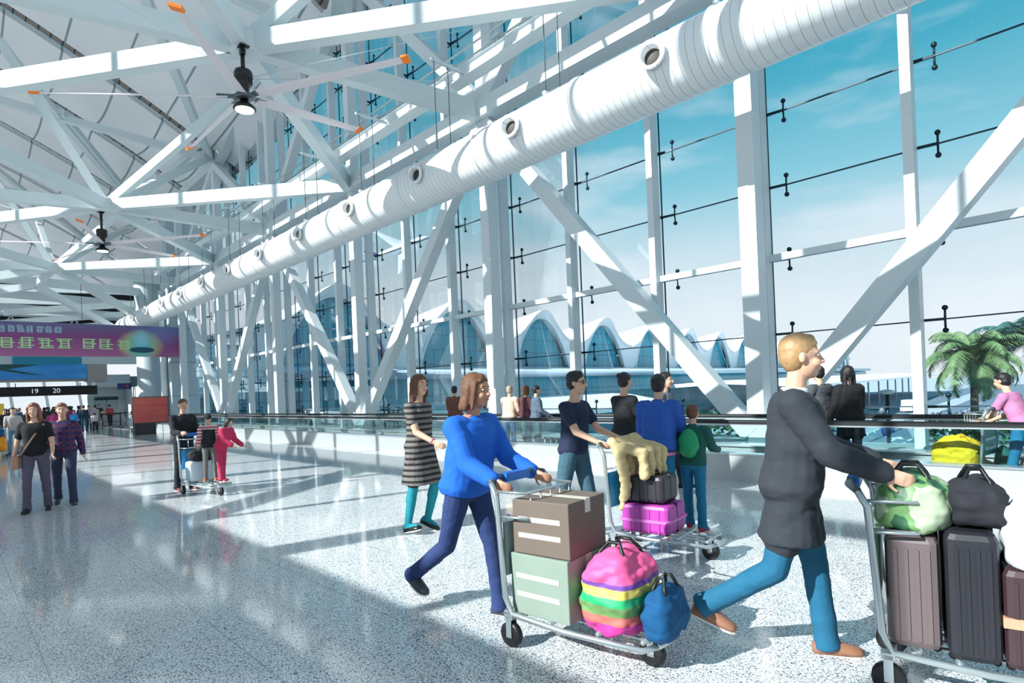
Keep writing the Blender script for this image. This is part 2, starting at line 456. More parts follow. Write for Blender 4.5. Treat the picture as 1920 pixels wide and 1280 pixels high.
# ---- the duct
RD = .58; DD, DZ = 9.25, 6.98
du = thing('air_duct', 'large round white ribbed ventilation duct running the length of the glass wall', 'duct', P(0, DD, DZ))
m = MB(); rings = []; x = -6.0; n_ = 36; seg = .0
prof = []
while x < 48:
    for dx, rr in ((0, RD), (.10, RD), (.11, RD-.003), (.118, RD-.003), (.126, RD)):
        prof.append((x+dx, rr))
    x += .15
m.lathe((0, 0, 0), (1, 0, 0), prof, n_); m.build('duct_pipe', DUCTM, du)
for q in [1.5, 4.3, 7.1, 9.9, 12.9, 16.3, 19.7, 23.1, 26.5, 29.9, 33.3]:
    m = MB(); m.lathe((q, 0, 0), (1, 0, 0), [(0, RD), (.005, RD+.022), (.05, RD+.022), (.055, RD)], 32); m.build('duct_collar', DUCTM, du)
for k in range(13):
    t = 5.15+3.38*(k-1) - (0.0 if k else 0)
    ax = Vector((-.25, 1, -.05)).normalized()         # outlets look into the hall
    # y here is local: +y is away from the glass
    m = MB(); R0 = .2
    m.lathe((t+.1, RD*.97, -.02), ax, [(-.16, R0), (.12, R0), (.12, R0+.035), (.17, R0+.04), (.17, R0-.03), (.1, R0-.045), (.02, R0-.06), (.02, R0-.07)], 24)
    o_ = m.build('air_outlet', DUCTM, du)
    m = MB(); m.lathe((t+.1, RD*.97, -.02), ax, [(.03, .13), (.04, .137), (.05, .12)], 20); m.build('nozzle_throat', mat('dark nozzle', (58, 54, 48), .6), o_)
# hanger rods
for k in range(-1, 12):
    t = 4.3+3.7*k
    h = thing('duct_hanger', 'pair of thin steel rods holding up the white duct from the service beam', 'hanger', P(t, 9.3, 0), group='duct hanger rods')
    m = MB()
    for dd in (-.22, .22): m.tube([(0, dd, DZ+.58), (0, dd, 9.85)], .011, 5)
    m.build('rod', mat('steel rod', (70, 100, 108), .4, metal=.5), h)
    m = MB(); m.box(-.04, .04, -.9, .32, 9.82, 9.88); m.build('bracket', WHITE2, h)
    m = MB(); m.box(-.04, .04, -.3, .3, DZ+.56, DZ+.62); m.build('saddle', WHITE2, h)

# ---- moving walkway
wk = thing('moving_walkway', 'long moving walkway with glass sides and black handrails along the glass wall', 'walkway', P(0, 8.66, 0))
X0, X1 = -12, 38.5
m = MB(); m.box(X0, X1, -.16, 0, 0, .40); m.build('near_skirt', STEEL, wk)
m = MB(); m.box(X0, X1, -.2, .015, .40, .425); m.box(X0, X1, -.30, -.24, .05, .34); m.build('near_ledge', mat('pale steel ledge', (196, 204, 208), .25, metal=.7), wk)
m = MB(); m.box(X0, X1, -.24, -.2, .28, .4); m.build('inner_cladding', mat('dark walkway edge', (50, 62, 68), .3, metal=.5), wk)
m = MB(); m.box(X0, X1, -1.64, -1.48, .04, .36); m.box(X0, X1, -1.68, -1.44, .36, .385); m.build('far_skirt', STEEL, wk)
m = MB(); m.box(X0, X1, -1.42, -.3, .045, .07); m.build('pallet_belt', mat('walkway belt', (44, 50, 56), .45), wk)
for y, nm in ((-.1, 'near_balustrade'), (-1.56, 'far_balustrade')):
    m = MB(); x = X0
    while x < X1-.1: m.box(x+.004, min(x+1.5, X1)-.004, y-.006, y+.006, .42, .86); x += 1.5
    m.build(nm, BGLASS, wk)
    m = MB(); m.box(X0, X1, y-.035, y+.035, .872, .905); m.tube([(X0, y, .9), (X1, y, .9)], .034, 8)
    m.build('handrail', BLACKM, wk)
    m = MB(); m.box(X0, X1, y-.02, y+.02, .845, .872); m.build('handrail_track', mat('rail track', (190, 198, 200), .3, metal=.6), wk)
    m = MB(); 
    m.tube([(X1, y, .9)]+[(X1+.25*math.sin(a), y, .65+.25*math.cos(a)) for a in [PI*i/8 for i in range(9)]]+[(X1-.1, y, .4)], .034, 8)
    m.build('handrail_end', BLACKM, wk)
# ================================================================== OUTSIDE
GZ = -7.0
ASPH = mat('asphalt', (104, 128, 146), .85, var=.05, scale=1.5)
PAVE = mat('pale paving', (176, 190, 200), .85, var=.05, scale=.4)
WSH = mat('white roof shell', (240, 242, 246), .5, var=.02)
def teal_glass(nt, ns, L, b):
    tc = N(nt, 'ShaderNodeTexCoord'); sx = N(nt, 'ShaderNodeSeparateXYZ'); L.new(tc.outputs['Object'], sx.inputs[0])
    nz = N(nt, 'ShaderNodeTexNoise'); nz.inputs['Scale'].default_value = .25; nz.inputs['Detail'].default_value = 5; L.new(tc.outputs['Object'], nz.inputs['Vector'])
    c = mixc(nt, nz.outputs['Fac'], srgb((0, 128, 156)), srgb((64, 190, 212)))
    a = math_(nt, 'LESS_THAN', math_(nt, 'MODULO', math_(nt, 'ADD', sx.outputs[1], 900), 1.5), .09)
    e = math_(nt, 'LESS_THAN', math_(nt, 'MODULO', math_(nt, 'ADD', sx.outputs[2], 90), 1.9), .09)
    c = mixc(nt, math_(nt, 'MAXIMUM', a, e), c, srgb((4, 96, 124)))
    L.new(c, b.inputs['Base Color']); b.inputs['Roughness'].default_value = .2; b.inputs['Specular IOR Level'].default_value = .35
TEAL = nodes('teal glazing', teal_glass)
mb = MB(); mb.tdz(-300, 500, 12.6, 900, GZ-.3, GZ-.02); struct('ground', mb, PAVE)
mb = MB(); mb.tdz(-40, 44.6, 12.2, 12.6, GZ, .26); struct('wall_below_glass', mb, mat('podium', (200, 208, 212), .6))
# terminal: local x = along its face (d), built in world coordinates
TU = P(.098, .995, 0).normalized(); TB = P(.995, -.098, 0).normalized()
TO = P(58, 30.6, 0)
def tp(u, back, z): return TO+TU*u+TB*back+Vector((0, 0, z))
LP = 18.0
def zin(q):                                            # arch opening, q in -1..1
    q = abs(q); return 4.6+7.7*max(0, 1-q**2.1)**.9
def zout(u):
    q = ((u+LP/2) % LP)-LP/2
    return 8.6+4.9*math.exp(-(q/4.6)**2)
tb = thing('terminal_building', 'white airport terminal outside with a row of pointed arched gable windows', 'building')
seq = list(range(0, 15))
for i in seq:
    u0 = i*LP; far = i > 7; M_ = 16 if not far else 8
    m = MB()
    # arched front between opening and the roof line
    us = [u0-LP/2+LP*j/M_ for j in range(M_+1)]
    def lo_(u):
        q = (u-u0)/6.9
        return zin(q) if abs(q) < 1 else 4.6
    for off, th in ((0, .5),):
        r1 = [tp(u, off-.0, lo_(u)) for u in us]; r2 = [tp(u, off-.9*(zout(u)-8)/5, zout(u)) for u in us]
        r3 = [tp(u, off+.5, zout(u)-.1) for u in us]; r4 = [tp(u, off+.5, lo_(u)+.02) for u in us]
        m.loft([r1, r2, r3, r4], cap=False, closed=False, smooth=False); m.loft([r4, r1], cap=False, closed=False, smooth=False)
    m.build('arched_front', WSH, tb)
    m = MB()
    rows = []
    for b_ in (0, 4, 9, 15, 24):
        k_ = 1-b_/30
        rows.append([tp(u, b_-.6, 8.0+(zout(u)-8.0)*k_+.02*b_) for u in us])
    dn = [[p-Vector((0, 0, .35)) for p in r_] for r_ in rows]
    m.loft([a_+c_[::-1] for a_, c_ in zip(rows, dn)], smooth=True); m.build('roof_shell', WSH, tb)
    m = MB()
    g = [u0-6.9+13.8*j/14 for j in range(15)]
    m.poly([tp(u, 1.0, zin((u-u0)/6.9)) for u in g], TB*.2); m.build('arch_glazing', TEAL, tb)
    m = MB(); m.tube([tp(u, -.1, zin((u-u0)/6.9)) for u in [u0-6.9+13.8*j/24 for j in range(25)]], .2, 6); m.build('arch_rim', WSH, tb)
    if not far:
        m = MB(); m.tube([tp(u0+.4, .6, 12.2), tp(u0-1.6, -2.5, 4.6)], .07, 5); m.build('arch_mast', WSH, tb)
U0, U1 = -.5*LP, 14.5*LP
m = MB(); m.loft([[tp(u, 0, 4.7), tp(u, -4, 4.2), tp(u, -7.6, 3.9), tp(u, -7.6, 3.7), tp(u, 0, 4.3)] for u in (U0, U1)], smooth=False); m.build('eaves_slope', WSH, tb)
m = MB()
m.tube([tp(U0, -7.8, 3.45), tp(U1, -7.8, 3.45)], .48, 12); m.build('eaves_gutter', mat('blue grey gutter', (186, 206, 222), .4), tb)
m = MB(); m.loft([[tp(u, -6.6, .6), tp(u, -6.2, 3.5), tp(u, -5.8, 3.5), tp(u, -6.2, .6)] for u in (U0, U1)], smooth=False); m.build('glass_band', TEAL, tb)
m = MB(); m.loft([[tp(u, -6, .6), tp(u, -13, .1), tp(u, -19, -1.1), tp(u, -19.3, -1.6), tp(u, -13, -.7), tp(u, -6, -.1)] for u in (U0, 2.2*LP)], smooth=False)
m.build('lower_canopy', WSH, tb)
m = MB(); m.loft([[tp(u, -6, 1.0), tp(u, -18, 1.5), tp(u, -32, .3), tp(u, -32.4, -.1), tp(u, -18, .9), tp(u, -6, .4)] for u in (3.4*LP, U1)], smooth=False)
m.build('dropoff_canopy', WSH, tb)
m = MB(); m.loft([[tp(u, -4, GZ), tp(u, -4, .6), tp(u, -3, .6), tp(u, -3, GZ)] for u in (U0, U1)], smooth=False); m.build('lower_glazing', TEAL, tb)
m = MB(); m.loft([[tp(u, 20, GZ), tp(u, 20, 8.6), tp(u, 21, 8.6), tp(u, 21, GZ)] for u in (U0, U1)], smooth=False); m.build('rear_wall', WSH, tb)
for i in range(12):
    u = 3.5*LP+i*16
    m = MB(); m.tube([tp(u, -26, GZ), tp(u, -26, .6)], .22, 8); m.build('canopy_column', WSH, tb)
# near building wing at the left, beyond the glass (ribbed white shell and teal glazing)
def ribbed(nt, ns, L, b):
    tc = N(nt, 'ShaderNodeTexCoord'); sx = N(nt, 'ShaderNodeSeparateXYZ'); L.new(tc.outputs['Object'], sx.inputs[0])
    q = math_(nt, 'LESS_THAN', math_(nt, 'MODULO', math_(nt, 'ADD', sx.outputs[2], 90), .55), .12)
    L.new(mixc(nt, q, srgb((240, 242, 246)), srgb((190, 204, 214))), b.inputs['Base Color'])
RIB = nodes('ribbed white cladding', ribbed)
nb = thing('side_building', 'low building wing with ribbed white roof and teal glazing beyond the far glass bays', 'building')
m = MB(); m.tdz(50, 54, 15, 20.5, GZ, 2.2); m.tdz(46, 50, 14.5, 18, GZ, 1.0); m.build('glazed_front', TEAL, nb)
m = MB()
m.loft([[P(51, d, 2.2-.08*(d-15)), P(54, d, 5.2-.16*(d-15)), P(56.5, d, 7.6-.3*(d-15)), P(57, d, 7.2-.3*(d-15)), P(54.4, d, 4.8-.16*(d-15)), P(51.2, d, 1.9-.08*(d-15))] for d in (13.5, 16, 18, 20.8)], smooth=False)
m.build('ribbed_roof', RIB, nb)

# ---- road, markings, barriers
def rp_(a, d): return P(a+.06*(d-70), d, GZ)
mb = MB(); mb.loft([[rp_(4, d), rp_(21.5, d), rp_(21.5, d)-Vector((0, 0, .1)), rp_(4, d)-Vector((0, 0, .1))] for d in (13, 400)], smooth=False)
struct('road', mb, ASPH)
mb = MB(); mb.loft([[rp_(26, d), rp_(34, d), rp_(34, d)-Vector((0, 0, .1)), rp_(26, d)-Vector((0, 0, .1))] for d in (13, 400)], smooth=False)
struct('road', mb, ASPH)
PAINT = mat('road paint', (236, 240, 242), .7)
m = MB()
def dash(a, d, L_, w=.16): m.poly([rp_(a-w/2, d)+Vector((0,0,.01)), rp_(a+w/2, d)+Vector((0,0,.01)), rp_(a+w/2, d+L_)+Vector((0,0,.01)), rp_(a-w/2, d+L_)+Vector((0,0,.01))], (0, 0, .01))
for a in (17.6, 14.6, 11.5):
    d = 30
    while d < 190: dash(a, d, 2.6, .3); d += 4.7
for a, d in ((19.3, 84), (16.1, 84)):                    # turn arrows
    dash(a, d, 5, .35)
    m.poly([rp_(a-.9, d+4.4)+Vector((0,0,.01)), rp_(a+.9, d+4.4)+Vector((0,0,.01)), rp_(a, d+8)+Vector((0,0,.01))], (0, 0, .01))
for j in range(14):                                      # hatched island
    d = 92+j*1.6; w_ = .25+.22*j
    m.poly([rp_(17.7, d)+Vector((0,0,.01)), rp_(17.7+min(w_*1.6, 3.4), d+w_*1.2)+Vector((0,0,.01)), rp_(17.7+min(w_*1.6, 3.4), d+w_*1.2+.5)+Vector((0,0,.01)), rp_(17.7, d+.5)+Vector((0,0,.01))], (0, 0, .01))
mk = struct('road_marking', m, PAINT)
BB = MB(); BB.box(-.35, .35, -1.8, 1.8, 0, .25); BB.poly([(-.3, -1.8, .25), (.3, -1.8, .25), (.12, -1.8, 1.0), (-.12, -1.8, 1.0)], (0, 3.6, 0))
meW = BB.mesh('barrier')
for j in range(15):
    d = 62+j*4.0; blue = j in (1, 3, 8, 9, 11)
    me = meW.copy(); me.materials.append(mat('blue barrier plastic', (0, 96, 190), .5) if blue else mat('white barrier plastic', (230, 236, 240), .5))
    o = bpy.data.objects.new('road_barrier', me); COL.objects.link(o); o.location = rp_(21.7, d)+Vector((0, 0, .0)); o.rotation_euler = (0, 0, .06)
    tag(o, ('blue' if blue else 'white')+' plastic road barrier in the line along the road edge outside', 'barrier', ('blue' if blue else 'white')+' road barriers')
# ---- cars
def car(name, lab, a, d, L_, W_, H_, col, van=False, rz=0):
    t_ = thing(name, lab, 'van' if van else 'car', rp_(a, d), rz)
    pf = [(-L_/2, .35), (-L_/2, H_*.55), (-L_*.42, H_*.62), (-L_*.3 if not van else -L_*.46, H_), (L_*.2 if not van else L_*.3, H_), (L_*.34, H_*.6), (L_/2, H_*.5), (L_/2, .35)]
    m = MB(); m.loft([[(y*W_/2*(1 if 0 < 1 else 1), x, z) for x, z in pf] for y in (-1, 1)], smooth=False); m.build('body', mat('car '+name+str(col), col, .3), t_)
    m = MB(); m.box(-W_*.51, W_*.51, -L_*.26, L_*.22, H_*.64, H_*.9); m.box(-W_*.4, W_*.4, -L_*.49 if van else -L_*.4, L_*.30, H_*.66, H_*.88); m.build('windows', mat('car glass', (30, 60, 74), .1), t_)
    for x in (-L_*.32, L_*.32):
        for y in (-1, 1):
            m = MB(); m.lathe((y*W_*.42, x, .34), (y, 0, 0), [(0, .34), (.2, .34), (.21, .2)], 12); m.build('wheel', BLACKM, t_)
car('van', 'white van parked under the drop-off canopy outside', 27, 150, 5.4, 2.2, 2.6, (236, 240, 244), True)
car('car', 'silver car beside the white van outside', 31, 138, 4.5, 1.9, 1.5, (186, 200, 208))
car('car', 'dark blue car waiting behind the barriers outside', 28.5, 118, 4.5, 1.9, 1.5, (40, 70, 110))
car('car', 'dark car driving away on the road outside', 12.8, 112, 4.5, 1.9, 1.5, (40, 78, 92))
car('car', 'pale car seen between the brace and the black coat outside', 30, 96, 4.5, 1.9, 1.5, (216, 222, 228))
# ---- palms
LEAF = mat('palm leaf', (112, 140, 96), .6, var=.25, scale=3); LEAF2 = mat('palm leaf dark', (70, 112, 110), .6, var=.25, scale=3)
def palm(lab, loc, h, R_, nf, m1, seed):
    rd = random.Random(seed); t_ = thing('palm_tree', lab, 'palm tree', loc)
    m = MB(); m.tube([(0, 0, 0), (.1, 0, h*.5), (0, 0, h)], .26, 10, .17); m.build('trunk', mat('palm trunk', (130, 120, 104), .9, bump=.5), t_)
    for f in range(nf):
        az = f*2.399+rd.uniform(-.2, .2); el = rd.uniform(-.35, 1.25); L_ = R_*rd.uniform(.8, 1.1)
        m = MB(); pts = []
        for i in range(9):
            q = i/8; e = el-2.0*q*q; 
            if i == 0: p = Vector((0, 0, h))
            else: p = pts[-1]+Vector((math.cos(az)*math.cos(e), math.sin(az)*math.cos(e), math.sin(e)))*L_/8
            pts.append(p)
        m.tube(pts, .04, 4, .008)
        for i in range(1, 38):
            q = i/38; x = q*8; a_ = int(x); p = pts[a_].lerp(pts[min(8, a_+1)], x-a_); dr = (pts[min(8, a_+1)]-pts[a_]).normalized() if a_ < 8 else dr
            sd = dr.cross(Vector((0, 0, 1))).normalized(); ll = .95*math.sin(PI*min(1, q*.85+.12))
            for s_ in (-1, 1):
                tip = p+(sd*s_*.75+dr*.55+Vector((0, 0, -.45-.2*rd.random()))).normalized()*ll
                m.add([p, p+dr*.09, tip, p+Vector((0, 0, .02))], [(0, 1, 2), (0, 2, 3)])
        m.build('frond', m1, t_)
palm('palm tree with arching yellow green fronds, left of the two outside', P(5.7, 42, GZ), 9.2, 3.5, 40, LEAF, 3)
palm('taller bluish green palm tree at the right edge outside', P(3.5, 44, GZ), 10.0, 3.5, 32, LEAF2, 5)
# ---- flowering planters just outside the glass
def bush(lab, t, d, L_, seed, n_=520):
    rd = random.Random(seed); t_ = thing('flower_planter', lab, 'planter', P(t, d, 0))
    m = MB(); m.box(-L_/2, L_/2, -.35, .35, -.3, .22); m.build('planter_box', mat('planter box', (150, 158, 160), .7), t_)
    for nm, mm, cnt, sz in (('foliage', mat('bush leaf', (52, 110, 62), .6, var=.3), n_, .085), ('blossom', mat('pink blossom', (226, 200, 222), .6), n_//4, .05)):
        m = MB()
        for i in range(cnt):
            x = rd.uniform(-L_/2, L_/2); y = rd.uniform(-.5, .5); z = .25+rd.random()**.7*(.65+.15*math.sin(x*2.3+seed))*(1-.5*abs(x)/(L_/2))
            if nm == 'blossom': z += .1
            c_ = Vector((x, y, z)); a_ = Vector((rd.gauss(0, 1), rd.gauss(0, 1), rd.gauss(0, .6))).normalized()*sz; b_ = a_.cross(Vector((rd.gauss(0, 1), rd.gauss(0, 1), rd.gauss(0, 1)))).normalized()*sz*.5
            m.add([c_-a_, c_+b_, c_+a_, c_-b_], [(0, 1, 2, 3)])
        m.build(nm, mm, t_, kind='stuff')
bush('flowering green bush outside the glass left of the striped dress', 20.6, 13.4, 3.2, 1)
bush('flowering green bush outside the glass behind the crimson jacket', 31, 13.4, 3.4, 2)
bush('flowering green bush outside behind the beige jacketed travellers', 14.2, 13.4, 2.0, 3)
bush('flowering green bush outside behind the boy in blue', 7.1, 13.4, 2.6, 4)
bush('pink flowering bush outside at the right edge', 1.9, 13.6, 1.7, 5)
# ---- aeroplane climbing in the sky
ap = thing('airplane', 'white passenger aeroplane with a blue tail climbing in the sky', 'airplane', P(255, 171, 76))
def wing(m, r, tip, c0, c1, th): m.loft([[Vector(r)+Vector((c0/2, 0, 0)), Vector(r)+Vector((0, 0, th)), Vector(r)-Vector((c0/2, 0, 0)), Vector(r)-Vector((0, 0, th))], [Vector(tip)+Vector((c1/2, 0, 0)), Vector(tip)+Vector((0, 0, th*.4)), Vector(tip)-Vector((c1/2, 0, 0)), Vector(tip)-Vector((0, 0, th*.4))]], smooth=False)
m = MB(); m.lathe((-17, 0, 0), (1, 0, 0), [(0, .3), (3, 1.0), (8, 1.85), (14, 2), (28, 2), (31, 1.6), (33, .8), (33.8, .1)], 16); m.build('fuselage', WSH, ap)
for s_ in (-1, 1):
    m = MB(); wing(m, (2, s_*1.2, -.8), (-7, s_*16, 1), 7, 1.8, .45); m.build('wing', mat('wing grey', (200, 208, 222), .5), ap)
    m = MB(); wing(m, (-14, s_*.5, .5), (-17.5, s_*6, .9), 3.4, 1.4, .25); m.build('tailplane', mat('wing grey', (200, 208, 222), .5), ap)
    m = MB(); m.lathe((-1.0, s_*5.6, -1.6), (1, 0, 0), [(0, .7), (1, 1.0), (3.6, 1.05), (4, .85)], 12); m.build('engine', WSH, ap)
m = MB(); wing(m, (-13.5, 0, 1.5), (-17.5, 0, 7.2), 5, 2.2, .3); m.build('tail_fin', mat('blue tail', (40, 84, 160), .5), ap)
# nose points up to the right of the picture
ax = (rt*.90+up*.38+fw*.25).normalized(); ay = (up*.92-rt*.38+fw*.5); ay = (ay-ax*ay.dot(ax)).normalized(); az = ax.cross(ay)
MM = Matrix((ax, ay, az)).transposed()
ap.rotation_euler = MM.to_euler()
# lamp posts on the outer ledge
for t, lab in ((3.0, 'short dark bollard lamp outside the glass, left of the palms'),):
    l_ = thing('bollard_lamp', lab, 'lamp', P(t, 12.55, .26)); m = MB(); m.tube([(0, 0, 0), (0, 0, .9)], .035, 8); m.build('post', DARKM, l_)
    m = MB(); m.lathe((0, 0, .9), (0, 0, 1), [(0, .04), (.03, .12), (.07, .12), (.09, .03)], 12); m.build('lamp_head', mat('lamp head', (226, 232, 236), .4), l_)
# ================================================================== FAR END OF THE HALL
PANEL = mat('pale wall panel', (176, 190, 196), .5, var=.04, scale=.8)
BEIGE = mat('beige cladding', (150, 146, 142), .6)
# paired box column and round column
t_ = thing('end_column', 'broad white clad box column closing the far end of the glass wall', 'column', P(43.4, 11.5, 0))
m = MB(); m.box(-.5, .5, -.75, .75, 0, 14); m.build('shaft', PANEL, t_)
for z in (2.0, 4.2, 6.4): 
    m = MB(); m.box(-.515, .515, -.765, .765, z, z+.05); m.build('joint_band', mat('grey joint', (140, 152, 158), .6), t_)
t_ = thing('round_column', 'round white column with fine ribs beside the hanging banner', 'column', P(46, 10.25, 0))
m = MB(); m.lathe((0, 0, 0), (0, 0, 1), [(0, .78)]+[(z/5+k_, .78-(.012 if k_ else 0)) for z in range(1, 48) for k_ in (0, .02)]+[(10, .78)], 24); m.build('shaft', PANEL, t_)
t_ = thing('tapered_column', 'slim white tapering column between the round and the box column', 'column', P(43.8, 10.55, 0))
m = MB(); m.lathe((0, 0, 0), (0, 0, 1), [(0, .12), (1.2, .2), (6, .2), (9, .12)], 12); m.build('shaft', WHITE, t_)

# hanging banner: magenta violet with pale green lettering and a glowing cyan emblem
def banner(nt, ns, L, b):
    tc = N(nt, 'ShaderNodeTexCoord'); sx = N(nt, 'ShaderNodeSeparateXYZ'); L.new(tc.outputs['Object'], sx.inputs[0])
    y, z = sx.outputs[1], sx.outputs[2]                  # y: -4.5 right .. left, z 0..1.9
    r = N(nt, 'ShaderNodeValToRGB'); e = r.color_ramp; e.elements[0].color = srgb((164, 92, 140)); e.elements[1].color = srgb((96, 96, 138))
    e.elements[0].position = 0.05; e.elements[1].position = 1; q = e.elements.new(.6); q.color = srgb((128, 60, 124))
    L.new(math_(nt, 'DIVIDE', z, 1.9), r.inputs[0]); c = r.outputs[0]
    def blob(cy, cz, ry, rz):
        dy = math_(nt, 'DIVIDE', math_(nt, 'SUBTRACT', y, cy), ry); dz = math_(nt, 'DIVIDE', math_(nt, 'SUBTRACT', z, cz), rz)
        d2 = math_(nt, 'ADD', math_(nt, 'MULTIPLY', dy, dy), math_(nt, 'MULTIPLY', dz, dz))
        return math_(nt, 'MAXIMUM', math_(nt, 'SUBTRACT', 1, d2), 0)
    c = mixc(nt, math_(nt, 'MULTIPLY', blob(-9.9, 1.5, 1.6, .9), .6), c, srgb((120, 140, 200)))
    c = mixc(nt, blob(-8.9, .7, 1.3, 1.0), c, srgb((214, 206, 110)))
    c = mixc(nt, blob(-8.9, .65, .95, 1.1), c, srgb((80, 190, 196)))
    c = mixc(nt, math_(nt, 'MULTIPLY', blob(-8.95, 1.0, .5, .7), .8), c, srgb((150, 214, 232)))
    c = mixc(nt, math_(nt, 'MINIMUM', math_(nt, 'MULTIPLY', blob(-8.95, .42, .75, .2), 3), 1), c, srgb((14, 74, 100)))
    L.new(c, b.inputs['Base Color']); b.inputs['Roughness'].default_value = .5
BAN = nodes('banner print', banner)
bn = thing('hanging_banner', 'long magenta banner with pale green lettering and a cyan emblem hanging over the hall', 'banner', P(42, 0, 4.5))
m = MB(); m.box(-.05, .05, -11.05, 4, 0, 1.9); m.build('banner_sheet', BAN, bn)
rd = random.Random(4)
def glyphs(y, z, w_, h_, n_, mm, nm):
    for i in range(n_):
        m = MB(); y0 = y-i*w_*1.08
        for s_ in range(5):
            zz = z+h_*(.08+.2*s_)+rd.uniform(-.02, .02); a_ = rd.uniform(.0, .3)*w_; b_ = w_*rd.uniform(.7, 1)
            m.box(-.056, -.048, y0-b_, y0-a_, zz, zz+h_*.09)
        for s_ in range(2):
            yy = y0-w_*(.25+.45*s_+rd.uniform(-.08, .08)); m.box(-.0565, -.0475, yy-.04, yy+.04, z+h_*.1, z+h_*.9)
        m.build(nm, mm, bn)
GRN = mat('pale green lettering', (170, 214, 150), .5); CY = mat('pale cyan lettering', (140, 176, 190), .5)
glyphs(-2.2, 1.28, .38, .42, 7, CY, 'small_character'); glyphs(1.0, 1.28, .38, .42, 6, CY, 'small_character')
glyphs(-2.2, .38, .78, .66, 4, GRN, 'large_character'); glyphs(-5.85, .38, .78, .66, 2, GRN, 'large_character'); glyphs(-7.7, .38, .7, .62, 1, GRN, 'large_character'); glyphs(1.4, .38, .78, .66, 4, GRN, 'large_character')
for y in (-10.5, -6, -1.5, 3):
    m = MB(); m.tube([(0, y, 1.9), (0, y, 4.2)], .012, 5); m.build('suspension_wire', DARKM, bn)

# white lintel with the blue advertisement below it
m = MB(); m.tdz(50, 50.6, -12.8, 10.6, 4.55, 5.1); struct('trim_3', m, PANEL)
t_ = thing('teal_sign', 'plain teal rectangular panel on the white lintel', 'sign'); m = MB(); m.box(49.9, 50, -7.0, -3.35, 4.5, 5.02); m.build('sign_face', mat('teal panel', (20, 126, 158), .5), t_)
def advert(nt, ns, L, b):
    tc = N(nt, 'ShaderNodeTexCoord'); sx = N(nt, 'ShaderNodeSeparateXYZ'); L.new(tc.outputs['Object'], sx.inputs[0])
    nz = N(nt, 'ShaderNodeTexNoise'); nz.inputs['Scale'].default_value = .7; mp = N(nt, 'ShaderNodeMapping'); mp.inputs['Scale'].default_value = (1, .6, 3)
    L.new(tc.outputs['Object'], mp.inputs[0]); L.new(mp.outputs[0], nz.inputs['Vector'])
    c = mixc(nt, nz.outputs['Fac'], srgb((0, 92, 190)), srgb((70, 170, 230)))
    L.new(c, b.inputs['Base Color']); b.inputs['Roughness'].default_value = .4
t_ = thing('advertising_panel', 'large blue picture panel with a dark green leaf under the lintel', 'advertisement', P(55, 0, 3.7))
m = MB(); m.box(-.1, 0, -8.0, 9, 0, 1.15); m.build('panel_face', nodes('blue advert print', advert), t_)
m = MB(); m.poly([(-.115, -.5, 1.1), (-.115, -3.2, 1.1), (-.115, -5.6, 1.15), (-.115, -4.6, .98), (-.115, -3.4, .75), (-.115, -5.4, .3), (-.115, -4.2, .42), (-.115, -3.0, .68), (-.115, -.5, .8)], (.01, 0, 0)); m.build('leaf_shape', mat('dark green leaf print', (10, 76, 76), .5), t_)
m = MB(); m.tdz(55, 56, -12.8, 9.2, 3.55, 3.7); m.tdz(54.9, 56.5, 8.02, 9.3, 3.5, 4.95); m.tdz(55.01, 56, -12.8, 8.0, 3.7, 4.95); struct('trim_4', m, BEIGE)
# counter header with the numbers 19 and 20
sg = thing('counter_sign', 'long black overhead sign with the white numbers 19 and 20', 'sign', P(58, 0, 2.55))
m = MB(); m.box(0, .3, -9.1, 12, 0, .72); m.build('sign_box', mat('black sign', (12, 20, 26), .5), sg)
def text(s_, size, loc, mm, parent, name='lettering'):
    cu = bpy.data.curves.new(name, 'FONT'); cu.body = s_; cu.size = size; cu.extrude = .01; cu.align_x = 'CENTER'; cu.align_y = 'CENTER'
    cu.materials.append(mm); o0 = bpy.data.objects.new(name, cu); COL.objects.link(o0); me = bpy.data.meshes.new_from_object(o0.evaluated_get(bpy.context.evaluated_depsgraph_get())); bpy.data.objects.remove(o0); me.materials.clear(); me.materials.append(mm)
    o = bpy.data.objects.new(name, me); COL.objects.link(o); o.parent = parent
    o.location = loc; o.rotation_euler = (PI/2, 0, -PI/2); return o
NUM = mat('white lettering', (220, 234, 244), .5, emit=.5)
text('19', .5, (-.03, -5.1, .36), NUM, sg); text('20', .5, (-.03, -6.45, .36), NUM, sg)
for y in (0, -4, -8):
    m = MB(); m.tube([(.15, y, .72), (.15, y, 1.0)], .03, 6); m.build('sign_hanger', DARKM, sg)
# rear walls and windows of the check-in area
m = MB(); m.tdz(66, 66.4, 9.6, 17, 0, 4.3); struct('wall_back', m, PANEL)
m = MB(); m.tdz(64, 66, 9.9, 12.6, 3.3, 4.4); struct('trim_5', m, mat('upper panel', (190, 200, 204), .5))
m = MB(); m.tdz(65.9, 66, 12.0, 17, 3.2, 4.3); struct('trim_6', m, BEIGE)
for z in (1.1, 2.2):
    m = MB(); m.tdz(65.97, 66.0, 9.6, 12.6, z, z+.03); struct('trim_7', m, mat('panel seam', (120, 134, 140), .6))
t_ = thing('flight_sign', 'small dark blue information sign beside the round column', 'sign', P(58, 11.0, 2.9)); m = MB(); m.box(0, .15, -.5, .5, 0, .5); m.build('sign_box', mat('navy sign', (28, 44, 110), .5), t_)
m = MB(); m.lathe((-.02, -.15, .25), (-1, 0, 0), [(0, .14), (.01, .14), (.012, .02)], 12); m.build('round_symbol', mat('red symbol', (170, 70, 90), .5), t_)
